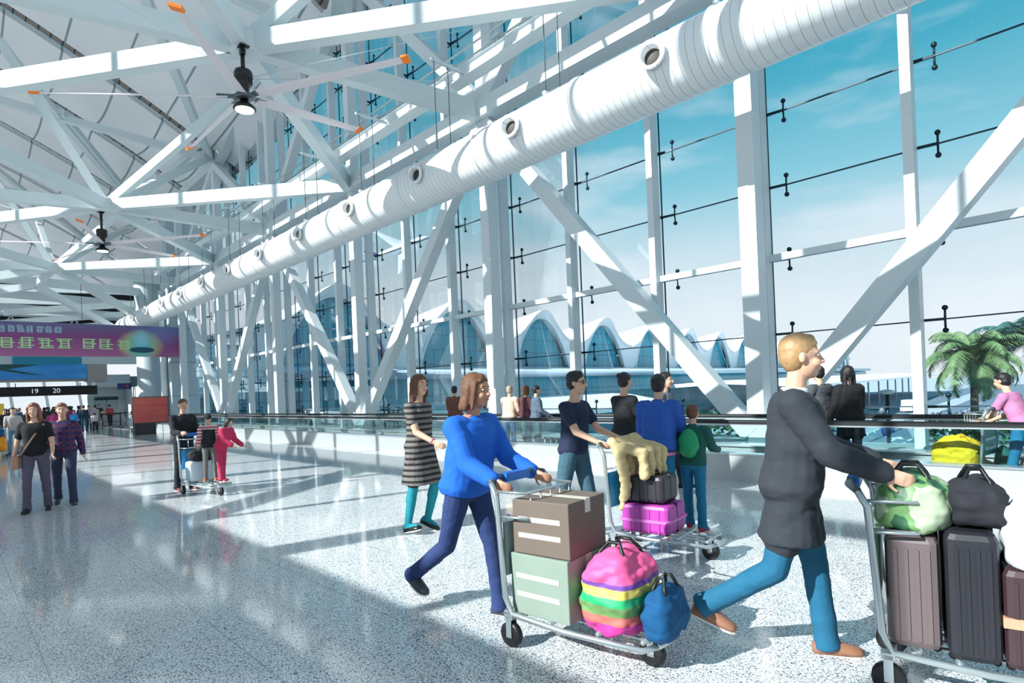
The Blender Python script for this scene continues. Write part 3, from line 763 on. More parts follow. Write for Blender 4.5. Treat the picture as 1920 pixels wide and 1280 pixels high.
for d in (10.6, 11.5):
    t_ = thing('staff_door', 'grey staff door in the rear wall, %s of two' % ('left' if d < 11 else 'right'), 'door', P(65.95, d, 0)); m = MB(); m.box(-.04, 0, -.42, .42, 0, 2.1); m.build('door_leaf', mat('grey door', (150, 164, 170), .5), t_)
    m = MB(); m.box(-.06, -.04, .3, .34, .9, 1.15); m.build('door_handle', DARKM, t_)
    m = MB(); m.box(-.03, -.005, -.46, .46, 2.1, 2.4); m.build('door_sign', DARKM, t_)
m = MB(); m.tdz(80, 80.02, -12.8, 12.6, .9, 7.5); bw = struct('window_41', m, GLASS)
for i in range(9):
    d = -12+2.9*i; m = MB(); m.beam(P(79.9, d, 0), P(79.9, d-.9, 8), .3, .28); m.build('mullion', WHITE, bw)
for z in (.85, 3.2, 5.4): 
    m = MB(); m.tdz(79.9, 80, -12.8, 12.6, z, z+.12); m.build('transom', WHITE, bw)
m = MB(); m.tdz(80, 80.4, -12.8, 12.6, -.3, .9); struct('wall_far', m, PANEL)
# dark service zone above the check-in with a white tube truss
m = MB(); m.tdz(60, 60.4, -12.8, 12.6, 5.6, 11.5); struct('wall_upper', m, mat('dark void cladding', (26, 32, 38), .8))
tt = thing('tube_truss', 'white tubular truss in front of the dark void above the banner', 'truss', P(59.7, 0, 0))
for z in (6.9, 8.9):
    m = MB(); m.tube([(0, -12.4, z), (0, 12, z)], .1, 8); m.build('chord_tube', WHITE2, tt)
for i in range(12):
    y = -12+2*i
    for s_ in (-1, 1):
        m = MB(); m.tube([(0, y+1, 6.9), (0, y+1+s_, 8.9)], .07, 6); m.build('web_tube', WHITE2, tt)
    m = MB(); m.tube([(0, y+1, 6.9), (0, y+1, 5.7)], .06, 6); m.build('post_tube', WHITE2, tt)
# check-in desks
for i in range(9):
    t_ = thing('check_in_desk', 'dark check-in desk in the row under the black sign', 'desk', P(61, 7.0-2.1*i, 0), group='check-in desks')
    m = MB(); m.box(0, .8, -.9, .9, 0, 1.1); m.build('desk_body', mat('dark desk', (34, 52, 58), .5), t_)
    m = MB(); m.box(-.1, .5, -.95, .95, 1.1, 1.16); m.build('desk_top', PANEL, t_)
t_ = thing('yellow_panel', 'yellow standing panel at the left edge of the picture', 'sign', P(40, 1.95, 0)); m = MB(); m.box(-.05, .05, -.32, .5, .15, 1.9); m.build('panel_face', mat('yellow panel print', (236, 190, 60), .5), t_)
m = MB(); m.box(-.2, .2, -.3, .45, 0, .15); m.build('base', DARKM, t_)
# queue barrier posts
for i, (t, d) in enumerate(((50.5, 8.1), (54, 9.2), (55, 10.4), (57, 11.2), (52.5, 9.6))):
    t_ = thing('queue_post', 'black queue barrier post in front of the rear wall', 'post', P(t, d, 0), group='queue barrier posts')
    m = MB(); m.lathe((0, 0, 0), (0, 0, 1), [(0, .2), (.03, .2), (.04, .04), (1.0, .04), (1.02, .05), (1.06, .02)], 12); m.build('post', BLACKM, t_)
    m = MB(); m.box(-.01, .01, 0, 1.5 if i else .8, .9, .96); m.build('belt', BLACKM, t_)
# red display board on a dark stand
rb = thing('display_board', 'red display board on a black cabinet at the end of the moving walkway', 'display', P(35.2, 0, 0))
def redad(nt, ns, L, b):
    tc = N(nt, 'ShaderNodeTexCoord'); nz = N(nt, 'ShaderNodeTexNoise'); nz.inputs['Scale'].default_value = 1; mp = N(nt, 'ShaderNodeMapping'); mp.inputs['Scale'].default_value = (1, .5, 5)
    L.new(tc.outputs['Object'], mp.inputs[0]); L.new(mp.outputs[0], nz.inputs['Vector'])
    L.new(mixc(nt, nz.outputs['Fac'], srgb((196, 44, 60)), srgb((196, 110, 96))), b.inputs['Base Color'])
m = MB(); m.box(-.06, .06, -8.6, -6.95, .55, 1.95); m.build('frame', mat('grey frame', (86, 84, 88), .5), rb)
m = MB(); m.box(-.075, -.06, -8.56, -6.99, .6, 1.9); m.build('board_face', nodes('red board print', redad), rb)
m = MB(); m.box(-.25, .25, -7.95, -7.0, 0, .56); m.build('cabinet', mat('black cabinet', (22, 26, 30), .4), rb)
# ceiling fans
def fan(lab, hub, n_, R_, ph, top):
    f = thing('ceiling_fan', lab, 'ceiling fan', P(*hub))
    n_ = Vector((n_[0], n_[1], 1)).normalized()
    # frame in (t, d, z) as fitted, mapped to world
    a_ = n_.cross(Vector((0, 1, 0))).normalized(); b_ = n_.cross(a_)
    W_ = lambda v: Vector((v.x, -v.y, v.z))
    AX = W_(n_)
    H_ = top-hub[2]
    BK = mat('black fan metal', (14, 15, 18), .35)
    m = MB(); m.box(-.17, .17, -.1, .1, H_-.03, H_); m.box(-.05, .05, -.05, .05, H_-.16, H_-.03); m.build('mounting_plate', BK, f)
    m = MB(); m.tube([(0, 0, H_-.1), (0, 0, .62)], .045, 12); m.build('down_rod', BK, f)
    m = MB(); m.lathe((0, 0, .62), (0, 0, -1), [(-.02, .1), (0, .17), (.05, .19), (.14, .19), (.16, .16), (.3, .16), (.34, .12), (.46, .1), (.5, .14), (.56, .14)], 28)
    for q in range(14): 
        th = q*2*PI/14; m.box(.165*math.cos(th)-.012, .165*math.cos(th)+.012, .165*math.sin(th)-.012, .165*math.sin(th)+.012, .34, .48)
    m.build('motor', BK, f)
    m = MB(); m.lathe((0, 0, .06), AX, [(-.05, .2), (-.03, .24), (.02, .24), (.04, .16)], 24); m.build('hub', mat('grey fan hub', (96, 102, 110), .35, metal=.5), f)
    m = MB(); m.lathe((0, 0, .02), (0, 0, -1), [(0, .09), (.08, .09), (.1, .12), (.14, .17), (.19, .225), (.23, .235), (.24, .2)], 28); l_ = m.build('lamp_shade', BK, f)
    m = MB(); m.lathe((0, 0, -.215), (0, 0, -1), [(0, .19), (.02, .19), (.03, .15), (.035, .02)], 28); m.build('lamp_diffuser', mat('fan lamp', (255, 250, 240), .5, emit=4), l_)
    for k in range(5):
        th = ph+k*2*PI/5; r_ = W_(a_*math.cos(th)+b_*math.sin(th)).normalized(); s_ = AX.cross(r_).normalized(); tw = -.34
        c0 = (s_*math.cos(tw)+AX*math.sin(tw)); u0 = (AX*math.cos(tw)-s_*math.sin(tw))
        m = MB(); rings = []
        for q, wd, th_ in ((.34, .17, .026), (.9, .165, .024), (R_*.5, .15, .022), (R_-.16, .115, .018)):
            c_ = r_*q+Vector((0, 0, .06)); rings.append([c_-c0*wd/1.0*.5*1.6, c_-c0*wd*.3+u0*th_, c_+c0*wd*.3+u0*th_, c_+c0*wd*.8, c_+c0*wd*.3-u0*th_*.6, c_-c0*wd*.3-u0*th_*.6])
        m.loft(rings, smooth=False); bl_ = m.build('fan_blade', mat('fan blade', (226, 216, 220), .4, var=.02), f)
        c_ = r_*(R_-.16)+Vector((0, 0, .06)); e_ = r_*R_+Vector((0, 0, .06)); m = MB()
        m.loft([[p_-c0*.1-u0*.02, p_+c0*.1-u0*.02, p_+c0*.1+u0*.03, p_-c0*.1+u0*.03] for p_ in (c_, e_)], smooth=False); m.build('blade_tip', mat('orange blade tip', (255, 128, 24), .5), bl_)
        m = MB(); m.beam(r_*.16+Vector((0, 0, .07)), r_*.55+Vector((0, 0, .085)), .13, .035, .16, .02); m.build('blade_bracket', mat('grey fan hub', (96, 102, 110), .35, metal=.5), f)
    return f
f1 = fan('large white five-bladed ceiling fan with orange tips, nearer of the two', (13.0, 4.89, 8.05), (-.023, -.1767), 3.77, 1.8732, 9.18)
f2 = fan('smaller looking white five-bladed ceiling fan further down the hall', (27.6, 4.69, 7.85), (-.0035, -.106), 3.83, .3307, 9.18)
for f, hub, ends in ((f1, (13.0, 4.89, 8.5), [(17.5, 8.9, 9.4), (9.2, 8.5, 9.3), (11.2, 9.6, 9.3), (12.2, 1.0, 9.2)]), (f2, (27.6, 4.69, 8.3), [(31, 9, 9.3), (24, 8.5, 9.3), (29, 1.5, 9.3)])):
    for e_ in ends:
        m = MB(); m.tube([P(*hub)-f.location, P(*e_)-f.location], .007, 4); m.build('guy_wire', mat('thin steel wire', (200, 206, 208), .4), f)
# ================================================================== PEOPLE
SKIN = mat('skin', (214, 168, 142), .5, var=.04, scale=12); SKIN2 = mat('tanned skin', (190, 138, 110), .5, var=.04, scale=12)
HAIRK = mat('black hair', (26, 22, 24), .55, var=.3, scale=40, bump=.4); HAIRB = mat('brown hair', (104, 66, 44), .65, var=.3, scale=40, bump=.4)
HAIRL = mat('light brown hair', (176, 138, 96), .5, var=.3, scale=40, bump=.4)
def cloth(key, c, **k): return mat(key, c, .85, var=.12, scale=9, bump=.35, **k)
def stripes(key, c1, c2, per, duty, axis=2, wob=.0):
    def fn(nt, ns, L, b):
        tc = N(nt, 'ShaderNodeTexCoord'); sx = N(nt, 'ShaderNodeSeparateXYZ'); L.new(tc.outputs['Object'], sx.inputs[0])
        q = math_(nt, 'LESS_THAN', math_(nt, 'MODULO', math_(nt, 'ADD', sx.outputs[axis], 10), per), per*duty)
        L.new(mixc(nt, q, srgb(c1), srgb(c2)), b.inputs['Base Color']); b.inputs['Roughness'].default_value = .85
    return nodes(key, fn)
def plaid(key, c1, c2, c3):
    def fn(nt, ns, L, b):
        tc = N(nt, 'ShaderNodeTexCoord'); sx = N(nt, 'ShaderNodeSeparateXYZ'); L.new(tc.outputs['Object'], sx.inputs[0])
        a = math_(nt, 'LESS_THAN', math_(nt, 'MODULO', math_(nt, 'ADD', sx.outputs[2], 10), .09), .045)
        e = math_(nt, 'LESS_THAN', math_(nt, 'MODULO', math_(nt, 'ADD', sx.outputs[1], 10), .08), .035)
        L.new(mixc(nt, e, mixc(nt, a, srgb(c1), srgb(c2)), srgb(c3)), b.inputs['Base Color']); b.inputs['Roughness'].default_value = .85
    return nodes(key, fn)
TMP = []
def remesh(mb, name, m, parent, vox=.012, sm=2, wr=0.0, seed=0, **kw):
    """union of the collected closed shapes as one smooth skin"""
    me = mb.mesh(name); o = bpy.data.objects.new(name, me); COL.objects.link(o)
    md = o.modifiers.new('r', 'REMESH'); md.mode = 'VOXEL'; md.voxel_size = vox; md.use_smooth_shade = True
    if sm:
        s_ = o.modifiers.new('s', 'SMOOTH'); s_.iterations = sm; s_.factor = .5
    dg = bpy.context.evaluated_depsgraph_get(); me2 = bpy.data.meshes.new_from_object(o.evaluated_get(dg))
    bpy.data.objects.remove(o); bpy.data.meshes.remove(me); me2.name = name
    if wr:
        me2.update(); nv = [v.normal.copy() for v in me2.vertices]; off = Vector((seed*3.1, seed*1.7, seed))
        for v, nn in zip(me2.vertices, nv):
            p = v.co; q = Vector((p.x*9, p.y*9, p.z*14))+off
            v.co = p+nn*(noise.noise(q)*wr+noise.noise(q*2.3)*wr*.4)
    me2.materials.clear(); me2.materials.append(m)
    o = bpy.data.objects.new(name, me2); COL.objects.link(o)
    if parent is not None: o.parent = parent
    for k, v in kw.items(): o[k] = v
    return o

def rotv(v, axis, a): return Matrix.Rotation(a, 3, axis) @ v
D2 = math.radians
def person(label, t, d, heading, h=1.72, z=0, lo=False, pose=None, sk=None, hair='short', hairm=None, top=None, topk='tee', bot=None, botk='trousers', shoe=None,
           fem=False, group=None, extra=None, build=1.0):
    """heading: degrees in the (t, d) plane, 0 = away along the hall, 180 = towards the camera end"""
    p_ = dict(lh=0, lk=0, rh=0, rk=0, la=0, ra=0, le=10, re=10, lab=9, rab=9, lean=0, turn=0, nod=0, ab=2, lt=0, rt=0, twist=0, lf=0, rf=0)
    LB = .84 if botk != 'leggings' and botk != 'none' else 1
    p_.update(pose or {}); q = {k: D2(v) for k, v in p_.items()}
    K = h/1.75; sk = sk or SKIN; hairm = hairm or HAIRK; shoe = shoe or BLACKM
    ro = thing('person', label, 'person', P(t, d, z), -D2(heading), group)
    X = Vector((1, 0, 0)); Z = Vector((0, 0, 1)); Y = Vector((0, 1, 0))
    # legs first: hip joints at origin, then lift so that the lowest sole is on the ground
    TH, SH, FT = .43*K, .42*K, .085*K
    J = {}
    for s_, c_ in ((1, 'l'), (-1, 'r')):
        hp = Vector((0, s_*.092*K, 0))
        dth = rotv(-Z, 'Y', -q[c_+'h']); dth = rotv(dth, 'X', s_*q['ab'])
        kn = hp+dth*TH
        dsh = rotv(-Z, 'Y', -q[c_+'h']+q[c_+'k']); dsh = rotv(dsh, 'X', s_*q['ab'])
        an = kn+dsh*SH
        fa = -q[c_+'h']+q[c_+'k']; fa = fa*.75-q[c_+'f'] if fa > 0 else fa*.3
        fd = rotv(X, 'Y', fa); fd = rotv(fd, 'Z', s_*D2(6)); fu = fd.cross(Y).normalized()*-1; fu = rotv(Z, 'Y', fa)
        J[c_] = [hp, kn, an, fd, fu]
    low = min(min((J[c][2]-J[c][4]*FT).z, (J[c][2]-J[c][4]*FT+J[c][3]*.17*K).z) for c in 'lr')
    hz = -low
    for c in 'lr':
        for i in range(3): J[c][i] = J[c][i]+Vector((0, 0, hz))
    pel = Vector((0, 0, hz+.03*K))
    sp = rotv(Z, 'Y', q['lean'])
    def S(u, x=0, y=0, tw=0):                       # point on the spine frame, u up, x forward
        fx = rotv(X, 'Y', q['lean']); yy = rotv(Y, 'Z', q['twist']*min(1, u/.4)); 
        return pel+sp*(u*K)+fx*(x*K)+yy*(y*K)
    ns = 14 if lo else 20
    def ring(u, rx, ry, x=0, pw=2.4):
        fx = rotv(X, 'Y', q['lean']); yy = rotv(Y, 'Z', q['twist']*min(1, u/.4)); c_ = S(u, x); out = []
        for j in range(ns):
            a = 2*PI*j/ns; ca, sa = math.cos(a), math.sin(a)
            out.append(c_+fx*(math.copysign(abs(ca)**(2/pw), ca)*rx*K)+yy*(math.copysign(abs(sa)**(2/pw), sa)*ry*K))
        return out
    B = build; SHW = (.168 if fem else .19)*B
    # torso table: u, rx, ry, x
    T_ = [(-.10, .07, .10, -.01), (-.05, .10, .155*B, -.015), (.0, .115, .172*B, -.015), (.06, .108*B, .158*B, -.005), (.14, .098*B, .135*B if fem else .148*B, .0), (.22, .10*B, .136*B if fem else .153*B, .0),
          (.32, .115*B, .155*B, .005), (.40, .112, .168*B, .0), (.46, .09, .165*B, -.01), (.50, .06, .11, -.015), (.525, .045, .06, -.015)]
    def torso(mb, inf, u0=-.1, u1=.6, flare=0, hem=None):
        rr = []
        for u, rx, ry, x in T_:
            if u < u0-1e-6 or u > u1+1e-6: continue
            rr.append(ring(u, rx+inf, ry+inf, x))
        if hem: rr = [ring(u, rx+inf, ry+inf, x) for u, rx, ry, x in hem]+[r for r, tt in zip([ring(u, rx+inf, ry+inf, x) for u, rx, ry, x in T_ if u <= u1], [1]*20)][sum(1 for a in T_ if a[0] <= hem[-1][0]):]
        mb.loft(rr)
    # arms
    for s_, c_ in ((1, 'l'), (-1, 'r')):
        sh = S(.445, -.01, s_*SHW)
        base = q['lean']*.3
        du = rotv(-Z, 'Y', -(q[c_+'a'])+base); du = rotv(du, 'X', s_*q[c_+'ab'])
        el = sh+du*.29*K
        df = rotv(-Z, 'Y', -(q[c_+'a']+q[c_+'e'])+base); df = rotv(df, 'X', s_*(q[c_+'ab']*.6)); df = rotv(df, 'Z', -s_*q[c_+'t'])
        wr_ = el+df*.25*K
        J[c_] += [sh, el, wr_, df]
    nk = S(.50, -.012); fx = rotv(X, 'Y', q['lean']*.4)
    hc = S(.50, 0)+rotv(Z, 'Y', q['lean']*.5)*(.195*K)+fx*.025*K
    HR = Matrix.Rotation(q['turn'], 3, 'Z') @ Matrix.Rotation(q['lean']*.4+q['nod'], 3, 'Y')
    hv = lambda x, y, z: hc+HR@Vector((x*K, y*K, z*K))
    vox = (.018 if lo else .0085)
    # ---- body
    mb = MB(); torso(mb, -.006); mb.caps(nk-sp*.06*K, .056*K, hc-HR@Vector((.02*K, 0, .06*K)), .05*K)
    mb.ell(hv(-.012, 0, .03), .095*K, .077*K, .095*K, HR); mb.ell(hv(.018, 0, -.035), .07*K, .06*K, .085*K, HR); mb.caps(hv(.05, 0, -.085), .03*K, hv(.03, 0, -.06), .045*K)
    if not lo:
        mb.caps(hv(.085, 0, .015), .009*K, hv(.104, 0, -.022), .014*K); mb.ell(hv(.088, 0, -.058), .012*K, .024*K, .010*K, HR)
        for s_ in (-1, 1):
            mb.ell(hv(-.01, s_*.078, -.005), .018*K, .010*K, .03*K, HR); mb.caps(hv(.075, s_*.018, .030), .012*K, hv(.066, s_*.045, .028), .012*K); mb.ell(hv(.06, s_*.036, -.03), .03*K, .024*K, .026*K, HR)
    for s_, c_ in ((1, 'l'), (-1, 'r')):
        hp, kn, an, fd, fu, sh, el, wr_, df = J[c_]
        mb.caps(hp+Z*.02, .092*K*B*LB, kn, .056*K*LB); mb.caps(kn, .055*K*LB, kn.lerp(an, .35)-fd*.008, .056*K*LB); mb.caps(kn.lerp(an, .3), .055*K*LB, an, .036*K*LB)
        mb.caps(an-fu*.035*K-fd*.03*K, .03*K, an-fu*.06*K+fd*.12*K, .018*K)
        mb.caps(S(.44, -.01, s_*SHW*.75), .062*K, sh, .055*K*B); mb.caps(sh, .054*K*B, el, .040*K); mb.caps(el, .040*K, wr_, .027*K)
        # hand
        side = df.cross(Y if abs(df.y) < .9 else X).normalized(); lat = df.cross(side).normalized()
        pc = wr_+df*.045*K
        n_, l_ = side, lat
        if lo: mb.ell(wr_+df*.07*K, .03*K, .035*K, .06*K)
        else:
            rr = []
            for w_, a_, b_ in ((0, .024, .017), (.03, .034, .018), (.075, .038, .015), (.088, .034, .011)):
                c0 = wr_+df*w_*K; rr.append([c0+(n_*math.cos(2*PI*j/10)*a_+l_*math.sin(2*PI*j/10)*b_)*K for j in range(10)])
            mb.loft(rr)
            cv = -s_ if True else 1
            cur = D2(28)
            for fi, (off, fl) in enumerate(((-.028, .068), (-.009, .078), (.010, .073), (.028, .058))):
                b0 = wr_+df*.08*K+n_*off*K; dd = df.copy(); p0 = b0
                for sgm in range(3):
                    dd = Matrix.Rotation(cur*(.6+.25*sgm), 3, n_) @ dd
                    p1 = p0+dd*fl*K*(.44, .32, .24)[sgm]; mb.caps(p0, (.0098, .009, .008)[sgm]*K, p1, (.009, .008, .0075)[sgm]*K, 8); p0 = p1
            th = (df*.6-n_*.8).normalized(); b0 = wr_+df*.025*K-n_*.022*K; p1 = b0+th*.04*K; mb.caps(b0, .013*K, p1, .010*K, 8)
            th2 = (df*.9-n_*.35).normalized(); mb.caps(p1, .010*K, p1+th2*.032*K, .008*K, 8)
    remesh(mb, 'body', sk, ro, vox*(.9 if not lo else 1), 2)
    if not lo:
        for s_ in (-1, 1):
            m = MB(); m.ell(hv(.074, s_*.032, .012), .0115*K, .012*K, .0065*K, HR, 10, 8); e_ = m.build('eye', mat('eye white', (235, 235, 232), .3), ro)
            m = MB(); m.ell(hv(.0835, s_*.032, .012), .004*K, .0062*K, .006*K, HR, 8, 6); m.build('iris', mat('dark iris', (30, 20, 18), .2), e_)
            m = MB(); m.caps(hv(.086, s_*.016, .036), .0035*K, hv(.076, s_*.048, .036), .003*K, 6); m.build('eyebrow', hairm, ro)
        m = MB(); m.ell(hv(.094, 0, -.056), .006*K, .022*K, .006*K, HR, 10, 6); m.build('lips', mat('lips', (176, 96, 90), .5), ro)
    # ---- hair
    mb = MB()
    if hair != 'none':
        mb.ell(hv(-.024, 0, .048), .098*K, .086*K, .090*K, HR); mb.ell(hv(-.045, 0, .0), .07*K, .082*K, .085*K, HR); mb.caps(hv(.04, 0, .098), .03*K, hv(-.03, 0, .105), .035*K)
        mb.caps(hv(.055, -.035, .075), .02*K, hv(.055, .035, .078), .02*K)
        if hair in ('long', 'bob'):
            L_ = .30 if hair == 'long' else .14
            for s_ in (-1, 0, 1):
                for x_ in (-.05, -.02 if s_ else -.07): mb.caps(hv(x_, s_*.072, .02), .030*K, hv(x_-.02, s_*.082, .02-L_), .026*K)
            mb.caps(hv(.035, .072, .05), .018*K, hv(.02, .082, -.12), .016*K); mb.caps(hv(.035, -.072, .05), .018*K, hv(.02, -.082, -.12), .016*K)
        if hair == 'bun': mb.ell(hv(-.115, 0, .085), .04*K, .04*K, .036*K, HR)
        remesh(mb, 'hair', hairm, ro, vox*1.1, 2, .004 if not lo else 0, 3)
    # ---- trousers / skirt
    if botk in ('trousers', 'jeans', 'wide', 'shorts'):
        mb = MB(); rr = [ring(u, rx+.012, ry+.012, x) for u, rx, ry, x in T_ if u <= .1]; mb.loft(rr)
        w_ = {'trousers': .0, 'jeans': .004, 'wide': .014, 'shorts': .012}[botk]
        for c_ in 'lr':
            hp, kn, an, fd = J[c_][:4]
            mb.caps(hp+Z*.02, .100*K*B, kn, (.066+w_)*K)
            if botk != 'shorts': mb.caps(kn, (.066+w_)*K, kn.lerp(an, .5), (.062+w_)*K); q0 = kn.lerp(an, .4); q1 = an+(an-kn).normalized()*.055*K; ql = (q1-q0).length; mb.lathe(q0, q1-q0, [(-.03, .03), (0, (.060+w_)*K), (ql*.6, (.058+w_)*K), (ql-.004, (.066+w_*1.3)*K), (ql, (.062+w_*1.3)*K)], 16)
        remesh(mb, 'trousers', bot, ro, vox*1.15, 2, .006 if not lo else 0, sum(map(ord, label)) % 7)
    elif botk in ('leggings',):
        mb = MB(); rr = [ring(u, rx+.004, ry+.004, x) for u, rx, ry, x in T_ if u <= .1]; mb.loft(rr)
        for c_ in 'lr':
            hp, kn, an, fd = J[c_][:4]
            mb.caps(hp+Z*.02, .096*K, kn, .060*K); mb.caps(kn, .059*K, kn.lerp(an, .35)-fd*.008, .060*K); mb.caps(kn.lerp(an, .3), .058*K, an, .042*K); mb.caps(an-J[c_][4]*.03*K-fd*.03*K, .042*K, an-J[c_][4]*.05*K+fd*.12*K, .029*K)
        remesh(mb, 'tights', bot, ro, vox*1.1, 2)
    # ---- top
    if topk != 'none':
        mb = MB(); inf = {'tee': .012, 'shirt': .018, 'jacket': .03, 'coat': .034, 'dress': .014, 'vest': .03}[topk]
        lo_u = {'tee': -.06, 'shirt': -.07, 'jacket': -.09, 'coat': -.1, 'dress': -.1, 'vest': -.05}[topk]
        rr = []
        ln = {'coat': .30, 'dress': .42, 'jacket': .06, 'shirt': .05, 'tee': .02, 'vest': .0}[topk]
        if topk in ('coat', 'dress'):
            for k_ in range(5):
                u = -ln+(ln-.06)*k_/5; f_ = 1-k_/5
                rr.append(ring(u, .125+(.05 if topk == 'coat' else .075)*f_*.8, .18+(.05 if topk == 'coat' else .06)*f_*.8, -.01))
        for u, rx, ry, x in T_:
            if u < lo_u or u > .515: continue
            mn = 0 if u > .3 else (.018 if topk in ('jacket', 'coat', 'vest') else .012)
            rr.append(ring(u, rx+inf+mn, ry+inf+mn, x))
        mb.loft(rr)
        if topk in ('coat', 'dress'):
            for c_ in 'lr':
                hp, kn = J[c_][:2]; f_ = (.62 if topk == 'coat' else .80); mb.caps(hp+Z*.02, .112*K*B, hp.lerp(kn, f_), .098*K)
        slv = {'tee': .62, 'shirt': 1, 'jacket': 1, 'coat': 1, 'dress': .55, 'vest': 0}[topk]
        si = inf*.75
        for s_, c_ in ((1, 'l'), (-1, 'r')):
            sh, el, wr_ = J[c_][5:8]
            mb.caps(S(.44, -.01, s_*SHW*.7), .066*K+si, sh, .056*K*B+si)
            if slv == 0: continue
            if slv < 1: mb.caps(sh, .056*K*B+si, sh.lerp(el, slv), .050*K+si)
            else:
                mb.caps(sh, .056*K*B+si, el, .046*K+si); mb.caps(el, .046*K+si, el.lerp(wr_, .94), .034*K+si)
        if topk in ('jacket', 'coat', 'vest', 'shirt'):
            mb.lathe(S(.485, -.012), sp, [(-.02, .08*K), (.0, .078*K), (.035, .066*K), (.04, .06*K)], 16)
        nm = {'tee': 'shirt', 'shirt': 'shirt', 'jacket': 'jacket', 'coat': 'coat', 'dress': 'dress', 'vest': 'vest'}[topk]
        remesh(mb, nm, top, ro, vox*1.15, 2, .007 if not lo else 0, sum(map(ord, label)) % 5)
    # ---- shoes
    for c_ in 'lr':
        an, fd, fu = J[c_][2:5]; m = MB(); sd = fd.cross(fu).normalized(); rr = []
        b_ = an-fu*FT
        for x_, w_, hh in ((-.075, .022, .045), (-.06, .036, .075), (-.01, .040, .085), (.05, .043, .065), (.11, .047, .05), (.155, .040, .04), (.178, .02, .028)):
            c0 = b_+fd*x_*K; rr.append([c0-sd*w_*K+fu*.002, c0-sd*w_*.95*K+fu*hh*.5*K, c0-sd*w_*.5*K+fu*hh*K, c0+sd*w_*.5*K+fu*hh*K, c0+sd*w_*.95*K+fu*hh*.5*K, c0+sd*w_*K+fu*.002])
        m.loft(rr); so = m.build('shoe', shoe, ro)
        if not lo:
            m = MB(); m.loft([[c0 for c0 in (r_[0], r_[0]-fu*.012, r_[-1]-fu*.012, r_[-1])] for r_ in rr], smooth=False); m.build('sole', mat('shoe sole', (214, 212, 206), .6) if shoe is not BLACKM else BLACKM, so)
    if extra: extra(ro, hv, S, J, K, HR)
    return ro, J
# ------------------------------------------------------------------ luggage and trolleys
GALV = mat('trolley steel', (186, 194, 196), .3, metal=.75)
def trolley(lab, t, d, hd, ad=(40, 140, 220)):
    r = thing('luggage_trolley', lab, 'luggage trolley', P(t, d, 0), -D2(hd))
    m = MB()
    for s_ in (-1, 1):
        m.tube([(.02, s_*.27, .98), (.06, s_*.27, .9), (.10, s_*.27, .3), (.14, s_*.26, .20), (.5, s_*.24, .17), (.95, s_*.17, .15), (1.0, s_*.1, .16)], .018, 8)
    for x, w_ in ((.14, .26), (.4, .245), (.7, .21), (.95, .17)): m.tube([(x, -w_, .19), (x, w_, .19)], .014, 6)
    for y in (-.1, .0, .1): m.tube([(.14, y, .205), (.95, y*.8, .17)], .010, 6)
    m.tube([(1.0, -.1, .16), (1.02, 0, .16), (1.0, .1, .16)], .018, 8)
    m.build('base_frame', GALV, r)
    m = MB(); m.tube([(.02, -.27, .98), (-.02, -.2, 1.0), (-.02, .2, 1.0), (.02, .27, .98)], .02, 10); m.build('handle_bar', mat('grey handle grip', (70, 80, 90), .5), r)
    m = MB(); m.box(-.035, .02, -.12, .12, .965, 1.02); m.build('brake_lever', mat('blue handle cover', (30, 110, 200), .4), r)
    m = MB(); m.box(.075, .095, -.24, .24, .42, .74); m.build('advert_board', mat('board %d%d%d' % ad, ad, .4), r)
    m = MB(); m.box(.068, .0745, -.2, .2, .48, .52); m.box(.068, .0745, -.2, .2, .6, .63); m.build('board_stripe', mat('white print', (236, 240, 242), .4), r)
    m = MB()
    for z in (.78, .93): m.tube([(.06, -.26, z), (.26, -.24, z), (.28, 0, z), (.26, .24, z), (.06, .26, z)], .009, 6)
    for y in (-.2, -.1, 0, .1, .2): m.tube([(.27, y, .93), (.27, y, .78), (.08, y, .78)], .006, 5)
    m.build('basket', GALV, r)
    for x, y in ((.12, .25), (.12, -.25), (.92, 0)):
        m = MB(); m.lathe((x, y-.02, .075), (0, 1, 0), [(0, .055), (.005, .075), (.035, .075), (.04, .055)], 16); w_ = m.build('wheel', BLACKM, r)
        m = MB(); m.box(x-.02, x+.02, y-.028, y-.022, .06, .19); m.box(x-.02, x+.02, y+.022, y+.028, .06, .19); m.box(x-.03, x+.03, y-.028, y+.028, .17, .2); m.build('wheel_fork', GALV, w_)
    return r
def at(tr, x, y, z):
    M_ = Matrix.Rotation(tr.rotation_euler.z, 3, 'Z'); return tr.location+M_@Vector((x, y, z))
def case(lab, loc, rz, L_, W_, H_, col, stripe=None, lie=False, cat='suitcase', m_=None):
    r = thing('suitcase', lab, cat, loc, rz); mm = m_ or mat('case %s' % lab, col, .45, var=.05)
    m = MB(); m.bbox((0, 0, H_/2+.012), L_/2, W_/2, H_/2, 0, .035); m.build('shell', mm, r)
    m = MB(); m.bbox((0, 0, H_/2+.012), L_/2+.003, .008, H_/2+.003, 0, .03); m.build('zip_seam', BLACKM, r)
    m = MB()
    for k in (-.3, -.1, .1, .3): m.box(L_*k-.008, L_*k+.008, -W_/2-.006, W_/2+.006, H_*.1, H_*.9)
    m.build('ribs', mm, r)
    m = MB(); m.tube([(-.09, 0, H_+.01), (-.08, 0, H_+.045), (.08, 0, H_+.045), (.09, 0, H_+.01)], .010, 6); m.build('grab_handle', BLACKM, r)
    if stripe:
        m = MB(); m.box(L_*-.5-.006, L_*.5+.006, -W_/2-.007, W_/2+.007, H_*.45, H_*.55); m.build('strap', mat('strap %s' % lab, stripe, .6), r)
    for x in (-L_*.4, L_*.4):
        for y in (-W_*.35, W_*.35):
            m = MB(); m.lathe((x, y-.012, .016), (0, 1, 0), [(0, .018), (.024, .018)], 8); m.build('wheel', BLACKM, r)
    return r
